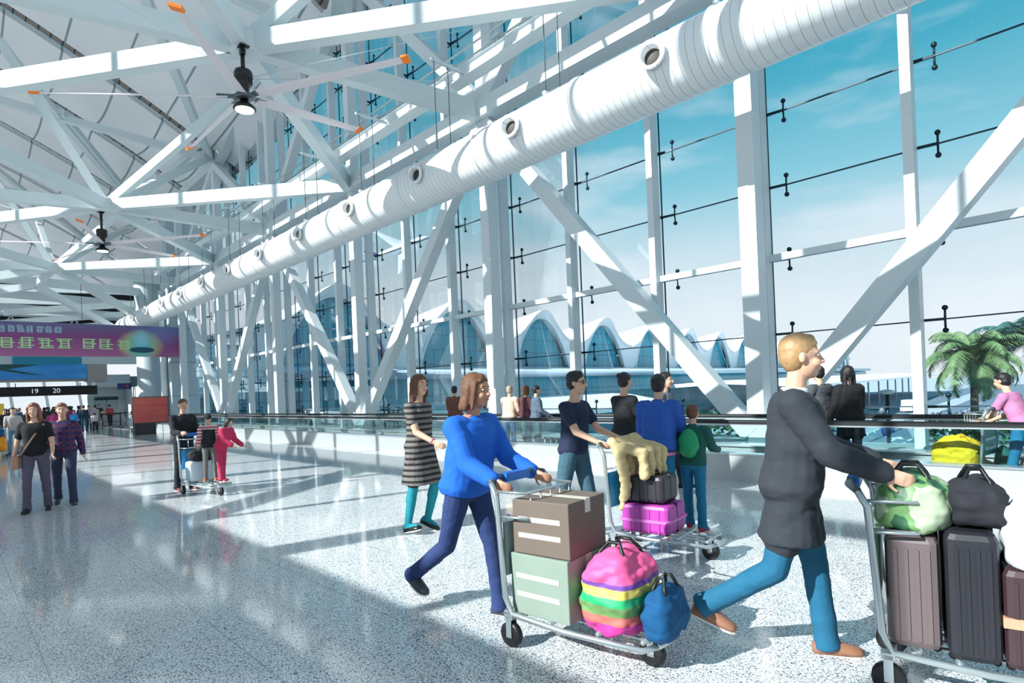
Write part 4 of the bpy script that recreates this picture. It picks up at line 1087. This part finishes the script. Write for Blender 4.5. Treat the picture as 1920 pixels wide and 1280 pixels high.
def softbag(name, lab, cat, loc, rz, L_, W_, H_, mm, seed=0, strap=True, sag=.3):
    r = thing(name, lab, cat, loc, rz); mb = MB(); rr = []
    for z, k in ((0, .86), (.12, 1), (.5, 1.02), (.8, .92), (.95, .6), (1, .3)):
        ring = []
        for j in range(20):
            a = 2*PI*j/20; ca, sa = math.cos(a), math.sin(a)
            ring.append(Vector((math.copysign(abs(ca)**.6, ca)*L_/2*k, math.copysign(abs(sa)**.6, sa)*W_/2*k, H_*(z-sag*.15*math.cos(2*a)*z))))
        rr.append(ring)
    mb.loft(rr); remesh(mb, 'bag_body', mm, r, .012, 3, .022, seed)
    if strap:
        for y in (-W_*.25, W_*.25):
            m = MB(); m.tube([(-L_*.25, y, H_*.85), (-L_*.2, y*.8, H_), (-L_*.1, y*.5, H_+.05), (L_*.1, y*.5, H_+.05), (L_*.2, y*.8, H_), (L_*.25, y, H_*.85)], .011, 6); m.build('carry_handle', BLACKM, r)
    return r
def carton(lab, loc, rz, L_, W_, H_, col):
    r = thing('cardboard_box', lab, 'box', loc, rz)
    m = MB(); m.bbox((0, 0, H_/2), L_/2, W_/2, H_/2, 0, .006); m.build('carton', mat('carton %s' % lab, col, .8, var=.08), r)
    m = MB(); m.box(-L_/2-.002, L_/2+.002, -.03, .03, H_-.08, H_+.002); m.build('packing_tape', mat('packing tape', (206, 200, 186), .4), r)
    for z in (.3, .6):
      for y in (W_/2+.001, -W_/2-.001):
        m = MB(); m.box(-L_*.4, L_*.35, y-.001, y+.001, H_*z, H_*z+.03); m.build('printed_line', mat('pale print', (184, 182, 174), .7), r)
    return r
D = D2
PUSH = dict(la=32, ra=32, le=38, re=38, lab=6, rab=6, lean=8)

# ---- 1 woman in the striped dress
def bracelet(ro, hv, S, J, K, HR):
    a = J['r'][7]; m = MB(); m.lathe(a-J['r'][8]*.02, J['r'][8], [(-.01, .030), (-.01, .034), (.01, .034), (.01, .030)], 14); m.build('wristband', mat('pink wristband', (226, 140, 160), .5), ro)
person('woman in a black and grey striped dress with teal tights and black pumps, walking', 5.44, 3.80, 160, 1.70, pose=dict(rh=-5, rk=6, rf=22, lh=16, lk=34, lf=-8, la=-16, le=12, ra=20, re=46, lab=14, rab=4, turn=-18, lean=1), hair='long', hairm=HAIRB,
       top=stripes('striped knit', (30, 30, 32), (120, 112, 108), .062, .55), topk='dress', bot=cloth('teal tights', (18, 136, 150)), botk='leggings', shoe=mat('black pump', (18, 18, 20), .25), fem=True, extra=bracelet)
# ---- 2 long-coated man at the right with his trolley
def collar(ro, hv, S, J, K, HR):
    m = MB(); m.lathe(S(.50, -.012), (S(.52)-S(.5)), [(-.01, .074*K), (.03, .066*K), (.034, .056*K), (0, .06*K)], 18); m.build('shirt_collar', mat('white collar', (230, 232, 234), .6), ro)
person('tall man in a long dark jacket and blue jeans striding behind a trolley at right', 1.27, 3.36, 160, 1.76, pose=dict(PUSH, rh=-14, rk=44, lh=12, lk=6, rf=26, turn=10, lean=4), hairm=HAIRL,
       top=cloth('dark grey jacket', (46, 50, 58)), topk='coat', bot=cloth('blue jeans', (24, 96, 128)), botk='jeans', shoe=mat('brown leather shoe', (150, 104, 82), .4), extra=collar)
tH = trolley('trolley pushed by the man in the long dark jacket, loaded with dark luggage', .99, 3.48, 168, (70, 120, 90))
case('brown upright suitcase at the back of the rightmost trolley', at(tH, .23, .02, .20), tH.rotation_euler.z, .22, .44, .55, (104, 90, 92))
case('black suitcase standing in the middle of the rightmost trolley', at(tH, .455, 0, .19), tH.rotation_euler.z+.03, .20, .46, .60, (36, 36, 44))
case('dark maroon suitcase at the front of the rightmost trolley', at(tH, .675, 0, .18), tH.rotation_euler.z, .21, .42, .46, (64, 44, 50), (200, 150, 120))
camo = nodes('green camouflage', lambda nt, ns, L, b: (lambda tc, v: (L.new(tc.outputs['Object'], v.inputs['Vector']), v.inputs.__getitem__('Scale').__setattr__('default_value', 6),
    (lambda r: (setattr(r.color_ramp, 'interpolation', 'CONSTANT'), setattr(r.color_ramp.elements[0], 'color', srgb((44, 92, 62))), setattr(r.color_ramp.elements[1], 'color', srgb((176, 190, 160))),
     setattr(r.color_ramp.elements[1], 'position', .52), setattr(r.color_ramp.elements.new(.44), 'color', srgb((110, 150, 96))), L.new(v.outputs['Fac'], r.inputs[0]), L.new(r.outputs[0], b.inputs['Base Color'])))(N(nt, 'ShaderNodeValToRGB'))))(N(nt, 'ShaderNodeTexCoord'), N(nt, 'ShaderNodeTexNoise')))
softbag('backpack', 'green camouflage backpack on top of the upright suitcase of the rightmost trolley', 'backpack', at(tH, .24, -.02, .78), tH.rotation_euler.z, .32, .40, .26, camo, 2)
softbag('duffel_bag', 'black duffel bag lying on the suitcases of the rightmost trolley', 'bag', at(tH, .50, .04, .82), tH.rotation_euler.z, .24, .46, .2, cloth('black nylon', (34, 34, 42)), 4)
softbag('plastic_bag', 'white bag on top of the front of the rightmost trolley', 'bag', at(tH, .68, -.10, .655), tH.rotation_euler.z, .2, .26, .3, mat('white plastic', (226, 230, 236), .35), 5, False)
# ---- 3 person in the blue jacket with the boxes
person('person in a bright blue jacket and navy trousers pushing boxes and a rainbow bag', 3.17, 2.60, 172, 1.66, pose=dict(PUSH, rh=-18, rk=36, lh=16, lk=10, rf=20, lean=10, turn=8), hairm=HAIRB, sk=SKIN2,
       top=cloth('bright blue jacket', (18, 96, 196)), topk='jacket', bot=cloth('navy trousers', (38, 56, 104)), botk='trousers', shoe=mat('dark grey shoe', (60, 62, 72), .5), hair='bob')
tB = trolley('trolley pushed by the person in the bright blue jacket, loaded with cartons', 2.74, 2.66, 174, (150, 170, 168))
carton('greenish grey carton at the bottom of the trolley with the rainbow bag', at(tB, .32, 0, .20), tB.rotation_euler.z, .42, .44, .36, (136, 150, 138))
carton('brown carton with pale printed lines, on top of the greenish grey carton', at(tB, .33, 0, .565), tB.rotation_euler.z+.04, .40, .42, .32, (112, 98, 88))
def rainbow(nt, ns, L, b):
    tc = N(nt, 'ShaderNodeTexCoord'); sx = N(nt, 'ShaderNodeSeparateXYZ'); L.new(tc.outputs['Object'], sx.inputs[0])
    r = N(nt, 'ShaderNodeValToRGB'); r.color_ramp.interpolation = 'CONSTANT'; e = r.color_ramp.elements
    e[0].color = srgb((214, 60, 150)); e[1].position = .85; e[1].color = srgb((240, 92, 150))
    for p_, c_ in ((.18, (214, 104, 96)), (.3, (110, 150, 90)), (.45, (40, 170, 110)), (.56, (226, 200, 96)), (.68, (120, 70, 160)), (.75, (240, 92, 150))): e.new(p_).color = srgb(c_)
    L.new(math_(nt, 'MULTIPLY', sx.outputs[2], 2.6), r.inputs[0]); L.new(r.outputs[0], b.inputs['Base Color']); b.inputs['Roughness'].default_value = .6
softbag('travel_bag', 'pink and rainbow striped travel bag at the front of the nearest trolley', 'bag', at(tB, .73, .02, .19), tB.rotation_euler.z, .36, .48, .42, nodes('rainbow print', rainbow), 3)
softbag('travel_bag', 'dark blue soft bag beside the rainbow striped bag', 'bag', at(tB, 1.0, .02, .19), tB.rotation_euler.z, .16, .36, .26, cloth('dark blue nylon', (0, 76, 124)), 6, True)
# ---- 4 man in navy tee with sunglasses
def shades(ro, hv, S, J, K, HR):
    m = MB()
    for s_ in (-1, 1): m.ell(hv(.088, s_*.034, .012), .008*K, .028*K, .019*K, HR, 12, 8); m.caps(hv(.082, s_*.058, .016), .004*K, hv(.0, s_*.08, .014), .003*K, 6)
    m.caps(hv(.092, -.012, .016), .004*K, hv(.092, .012, .016), .004*K, 6); m.build('sunglasses', mat('dark sunglasses', (40, 22, 22), .15), ro)
person('man in a navy tee shirt and sunglasses pushing the trolley with the magenta suitcase', 3.88, 4.60, 172, 1.68, pose=dict(PUSH, rh=-14, rk=20, rf=12, lh=12, lk=8, turn=14, lean=4), extra=shades,
       top=cloth('navy tee', (24, 34, 62)), topk='tee', bot=cloth('slate trousers', (58, 92, 106)), botk='wide', shoe=mat('white trainer', (226, 228, 226), .5))
tC = trolley('trolley with a magenta suitcase, pushed by the man in the navy tee shirt', 3.42, 4.62, 172, (40, 150, 226))
case('magenta hard suitcase on the trolley of the man in the navy tee', at(tC, .40, 0, .19), tC.rotation_euler.z, .46, .40, .26, (176, 60, 160), (210, 110, 190))
case('black cabin case lying on top of the magenta suitcase', at(tC, .38, 0, .465), tC.rotation_euler.z, .40, .34, .24, (44, 40, 48))
# draped beige coat
mb = MB(); g = thing('folded_coat', 'beige coat hung over the handle of the trolley with the magenta suitcase', 'coat', at(tC, .12, -.02, .0), tC.rotation_euler.z)
for y in (-.22, -.1, .02, .14, .22): mb.caps((.02, y, 1.02), .05, (.10, y, .93), .06); mb.caps((.10, y, .93), .06, (.12, y*.8, .62), .05); mb.caps((.12, y*.8, .62), .05, (.05, y*.6-.02, .42), .035)

for y in (-.2, -.07, .07, .2): mb.caps((.06, y, .98), .05, (.30, y, .93), .05); mb.caps((.30, y, .93), .05, (.31, y, .74), .045)
remesh(mb, "coat_cloth", cloth('beige coat', (206, 182, 136)), g, .012, 3, .02, 5)
# ---- 5 bun hair, black tee
person('person with a hair bun and a black tee shirt seen from behind', 4.45, 6.30, 100, 1.66, pose=dict(la=16, ra=20, le=40, re=40, lh=6, rh=-6, lean=2), hair='bun', sk=SKIN, top=cloth('black tee', (16, 18, 24)), topk='tee', bot=cloth('dark trousers', (36, 42, 52)), fem=True)
# ---- 6 children
def pack(ro, hv, S, J, K, HR):
    mb = MB(); mb.ell(S(.26, -.17, 0), .10*K, .15*K, .21*K); mb.ell(S(.18, -.21, 0), .07*K, .12*K, .1*K); remesh(mb, 'backpack', mat('green backpack', (24, 150, 96), .6), ro, .012, 2, .008, 1)
def belt(ro, hv, S, J, K, HR):
    m = MB(); m.lathe(S(-.10), (0, 0, 1), [(0, .185*K), (0, .192*K), (.03, .192*K), (.03, .185*K)], 24); m.build('hem_stripe', mat('pink hem stripe', (240, 130, 170), .6), ro)
person('boy in a blue sports jacket and blue jeans beside the magenta suitcase trolley', 3.40, 5.42, 75, 1.60, pose=dict(la=18, ra=24, le=50, re=50, lh=6, rh=-6, lean=4, turn=5), top=cloth('royal blue jacket', (40, 88, 176)), topk='jacket', bot=cloth('teal jeans', (20, 112, 150)), botk='jeans', shoe=mat('red trainer', (206, 40, 60), .5), extra=belt)
person('child with a green backpack and red trainers beside the boy in the blue jacket', 3.12, 5.60, 80, 1.28, pose=dict(la=20, ra=30, le=40, re=50, lh=8, rh=-4, lean=6), top=cloth('dark green top', (20, 84, 76)), topk='shirt', bot=cloth('teal jeans', (20, 112, 150)), botk='jeans', shoe=mat('red trainer', (206, 40, 60), .5), extra=pack, hairm=HAIRB)
# ---- 7
person('dark-haired man passing close to the moving walkway behind the boy in blue', 4.60, 7.55, 170, 1.66, pose=dict(lh=12, rh=-10, rk=14), top=cloth('grey shirt', (96, 104, 116)), topk='shirt', bot=cloth('dark trousers', (36, 42, 52)), sk=SKIN)
# ---- 8 travellers on the moving walkway
WZ = .07
person('man in a brown jacket and jeans standing on the moving walkway, seen from behind', 11.85, 9.42, 60, 1.58, WZ, pose=dict(la=20, ra=20, le=60, re=60, lh=4, rh=-4), top=cloth('brown jacket', (124, 76, 62)), topk='jacket', bot=cloth('blue denim', (38, 92, 140)), botk='jeans')
person('person in beige jacket reaching for the handrail of the moving walkway', 9.80, 9.38, 75, 1.52, WZ, pose=dict(la=50, ra=10, le=20, re=30, lab=40, lh=2, rh=-4, lean=4), top=cloth('beige jacket', (216, 188, 164)), topk='jacket', bot=cloth('blue denim', (38, 92, 140)), botk='jeans', hairm=mat('grey hair', (168, 150, 130), .5), sk=SKIN)
person('person in a maroon top between the beige and grey jackets on the walkway', 9.40, 9.52, 100, 1.52, WZ, pose=dict(la=10, ra=10, le=50, re=50), top=cloth('maroon top', (92, 52, 60)), topk='shirt', bot=cloth('teal grey trousers', (58, 104, 112)), hair='bob', hairm=HAIRB)
person('person in a grey jacket at the camera end of the trio on the moving walkway', 9.05, 9.50, 120, 1.50, WZ, pose=dict(la=14, ra=10, le=40, re=50), top=cloth('slate jacket', (84, 98, 116)), topk='jacket', bot=cloth('teal grey trousers', (58, 104, 112)))
person('man in a grey jacket riding the moving walkway behind the long-coated man', 3.12, 9.42, 20, 1.60, WZ, pose=dict(la=20, ra=20, le=50, re=60, turn=-12), top=cloth('charcoal jacket', (72, 74, 80)), topk='jacket', bot=cloth('faded jeans', (96, 120, 136)), botk='jeans')
person('person with long black hair and a black coat riding the moving walkway', 2.72, 9.38, 40, 1.58, WZ, pose=dict(la=12, ra=12, le=20, re=30), hair='long', top=cloth('black coat', (18, 18, 24)), topk='coat', bot=cloth('dark jeans', (40, 60, 80)), botk='jeans', fem=True)
person('person in a pink top leaning over a trolley on the walkway at the right edge', .82, 9.3, 20, 1.42, WZ, pose=dict(PUSH, lean=22, lh=10, rh=-8), top=cloth('pink purple top', (188, 120, 160)), topk='tee', bot=cloth('teal jeans', (20, 112, 150)), botk='jeans')
tY = trolley('trolley with a yellow sack riding on the moving walkway at right', 1.07, 9.34, 8, (30, 120, 110)); tY.location.z = WZ
softbag('sack', 'large bright yellow sack on the trolley on the moving walkway', 'bag', at(tY, .42, 0, .19), tY.rotation_euler.z, .52, .46, .44, cloth('yellow sack', (232, 190, 30)), 7, False)
softbag('sack', 'dark green bag behind the yellow sack on the walkway trolley', 'bag', at(tY, .02, -.30, .0)+Vector((0, 0, .0)), tY.rotation_euler.z, .2, .2, .5, cloth('dark green bag', (20, 90, 78)), 8, False)
# ---- 10 couple at the left
def strapbag(ro, hv, S, J, K, HR):
    m = MB(); m.tube([S(.47, .06, .14), S(.3, .13, .02), S(.0, .12, -.16), S(-.06, .0, -.22)], .012, 6); m.build('bag_strap', mat('tan strap', (168, 130, 108), .6), ro)
    m = MB(); m.bbox(S(-.14, .02, -.25), .12, .045, .10, 0, .02); m.build('handbag', mat('tan handbag', (178, 128, 104), .5), ro)
person('woman in a black top with long brown hair walking towards the camera at left', 11.46, .99, 195, 1.60, pose=dict(lh=-8, rh=14, rk=14, la=14, ra=-10, le=30, re=20, lab=14, rab=16), hair='long', hairm=mat('auburn hair', (132, 78, 56), .45, var=.3, scale=40), top=cloth('black top', (16, 16, 20)), topk='tee', bot=cloth('grey violet trousers', (92, 84, 100)), fem=True, extra=strapbag)
person('woman in a purple checked shirt walking beside the woman in black at left', 11.72, 1.36, 190, 1.60, pose=dict(lh=14, rh=-12, rk=18, lk=12, la=-14, ra=12, le=16, re=30, lab=14), hair='short', hairm=mat('auburn hair', (132, 78, 56), .45, var=.3, scale=40), top=plaid('purple plaid', (46, 34, 72), (112, 40, 60), (60, 52, 100)), topk='shirt', bot=cloth('dark blue leggings', (52, 58, 84)), fem=True, shoe=mat('dark grey shoe', (60, 62, 72), .5))
# ---- 11 at the left edge
person('person in a grey shirt and pale jeans walking at the far left', 26.6, 1.72, 185, 1.60, lo=True, pose=dict(lh=12, rh=-12, la=-10, ra=14, lab=16), top=cloth('grey tee', (176, 168, 166)), topk='tee', bot=cloth('pale jeans', (110, 140, 158)), botk='jeans')
tL = trolley('trolley with orange bags at the left edge of the picture', 26.0, 1.22, 178, (200, 90, 60))
softbag('travel_bag', 'orange travel bag on the trolley at the left edge', 'bag', at(tL, .35, 0, .2), 0, .6, .5, .5, cloth('orange bag', (240, 150, 40)), 1)
softbag('travel_bag', 'dark bag on top of the orange travel bag at the left edge', 'bag', at(tL, .35, 0, .7), 0, .4, .4, .3, cloth('dark blue nylon', (0, 76, 124)), 2)
# ---- 12 family with the trolley in the middle distance
person('man in a black sweater and black jeans standing behind the trolley that carries two children', 11.62, 3.06, 168, 1.58, pose=dict(PUSH, la=20, ra=20, le=70, re=70, lh=2, rh=-4, turn=-14, lean=2), top=cloth('black sweater', (22, 22, 28)), topk='shirt', bot=cloth('black jeans', (30, 32, 42)), botk='jeans', shoe=mat('dark red shoe', (120, 44, 48), .5), hairm=HAIRB, sk=SKIN)
tO = trolley('trolley carrying a silver suitcase and two children', 11.26, 3.12, 172, (60, 170, 236))
case('silver suitcase lying on the trolley with the two children', at(tO, .26, 0, .2), tO.rotation_euler.z, .30, .42, .34, (206, 218, 228))
softbag('duffel_bag', 'black duffel bag on top of the silver suitcase', 'bag', at(tO, .26, 0, .56), tO.rotation_euler.z, .30, .4, .2, cloth('black nylon', (34, 34, 42)), 1)
def cap(ro, hv, S, J, K, HR):
    mb = MB(); mb.ell(hv(-.015, 0, .065), .108*K, .095*K, .085*K, HR); mb.caps(hv(.08, -.03, .05), .02*K, hv(.13, 0, .04), .02*K); mb.caps(hv(.08, .03, .05), .02*K, hv(.13, 0, .04), .02*K); remesh(mb, 'cap', mat('black cap', (18, 20, 24), .7), ro, .01, 2)
def vest(ro, hv, S, J, K, HR):
    mb = MB(); rr = []
    for u, rx, ry in ((-.06, .175, .215), (.1, .165, .20), (.3, .17, .205), (.44, .15, .19)):
        rr.append([S(u, math.cos(2*PI*j/18)*rx, math.sin(2*PI*j/18)*ry) for j in range(18)])
    mb.loft(rr); remesh(mb, 'vest', cloth('black vest', (28, 38, 42)), ro, .012, 2, .008, 1)
person('child in a black cap and black vest standing on the trolley', 10.68, 3.20, 200, 1.08, .235, pose=dict(la=10, ra=24, le=20, re=30, lean=8, nod=12), hair='none', top=stripes('red striped sleeve', (196, 70, 84), (226, 206, 206), .05, .5), topk='shirt', bot=cloth('grey shorts', (120, 126, 122)), botk='trousers', shoe=mat('orange brown shoe', (196, 104, 48), .5), extra=lambda *a: (cap(*a), vest(*a)))
person('small child in a crimson outfit leaning forward at the front of the trolley', 10.40, 3.30, 145, 1.05, .225, pose=dict(la=24, ra=30, le=40, re=40, lean=24, lh=-6, rh=4), hair='bob', top=cloth('crimson jacket', (196, 44, 88)), topk='jacket', bot=cloth('crimson trousers', (196, 44, 88)), botk='wide', shoe=mat('crimson shoe', (170, 40, 70), .5))
# ---- 13 distant people
FAR = [
 ('man in a dark blue shirt walking with a child in the distance', 45.3, 6.35, 10, 1.62, (28, 48, 62), (30, 80, 104), 'short'),
 ('child in a pale top beside the man in the dark blue shirt', 45.0, 6.85, 10, 1.15, (190, 180, 190), (30, 30, 40), 'bob'),
 ('person in a bright blue top left of the man in the dark blue shirt', 46.5, 6.0, 200, 1.3, (40, 150, 220), (40, 60, 80), 'short'),
 ('person in a red jacket and black trousers standing far away by the queue posts', 54.7, 9.33, 20, 1.62, (196, 80, 92), (24, 26, 32), 'short'),
 ('person all in black holding a yellow bag in the far distance', 56.5, 8.95, 170, 1.66, (20, 22, 26), (24, 26, 30), 'short'),
 ('person in a purple top behind the couple at left', 30.5, 3.25, 20, 1.5, (150, 40, 100), (40, 44, 60), 'bob'),
 ('person in a dark top far behind the grey shirt', 38.0, 2.15, 160, 1.58, (30, 30, 40), (40, 44, 56), 'short'),
]
for lab, t, d, hd, h, c1, c2, hr in FAR:
    ex = None
    if 'yellow bag' in lab:
        ex = lambda ro, hv, S, J, K, HR: MB().bbox(S(.1, .18, .1), .12, .08, .14, 0, .03).build('bag', mat('yellow bag', (226, 186, 90), .6), ro)
    person(lab, t, d, hd, h, lo=True, pose=dict(lh=10, rh=-10, rk=10, la=-8, ra=10), hair=hr, top=mat('far top %s' % lab, c1, .8), topk='shirt', bot=mat('far bottom %s' % lab, c2, .8), extra=ex)
rd = random.Random(11); proto = []
for i in range(4):
    c1 = [(30, 34, 44), (120, 50, 84), (60, 70, 110), (170, 160, 170)][i]
    ro, _ = person('passenger in the crowd queueing at the distant check-in desks', 59, 0, 40, 1.62, lo=True, hair=['short', 'long', 'bob', 'short'][i], top=mat('crowd top %d' % i, c1, .8), topk='shirt', bot=mat('crowd bottom %d' % i, (40, 44, 56), .8), group='queue at the check-in desks'); proto.append(ro)
n = 0
for r_ in range(4):
    for j in range(8):
        t = 49+r_*2.8+rd.uniform(-.9, .9); d = 1.9+j*.78+rd.uniform(-.25, .25)
        rz = rd.uniform(0, 6.3)
        if n < 4: proto[n].location = P(t, d, 0); proto[n].rotation_euler.z = rz
        else: o = dup(proto[n % 4], P(t, d, 0), rz)
        n += 1
# ---- parked trolleys at the end of the walkway
tP = trolley('parked luggage trolley in the nested row beyond the end of the moving walkway', 40.0, 8.3, 182, (120, 170, 190)); tP['group'] = 'parked luggage trolleys'
for i in range(1, 9): dup(tP, P(40.0+.42*(i % 5), 8.3+.75*(i//5), 0))
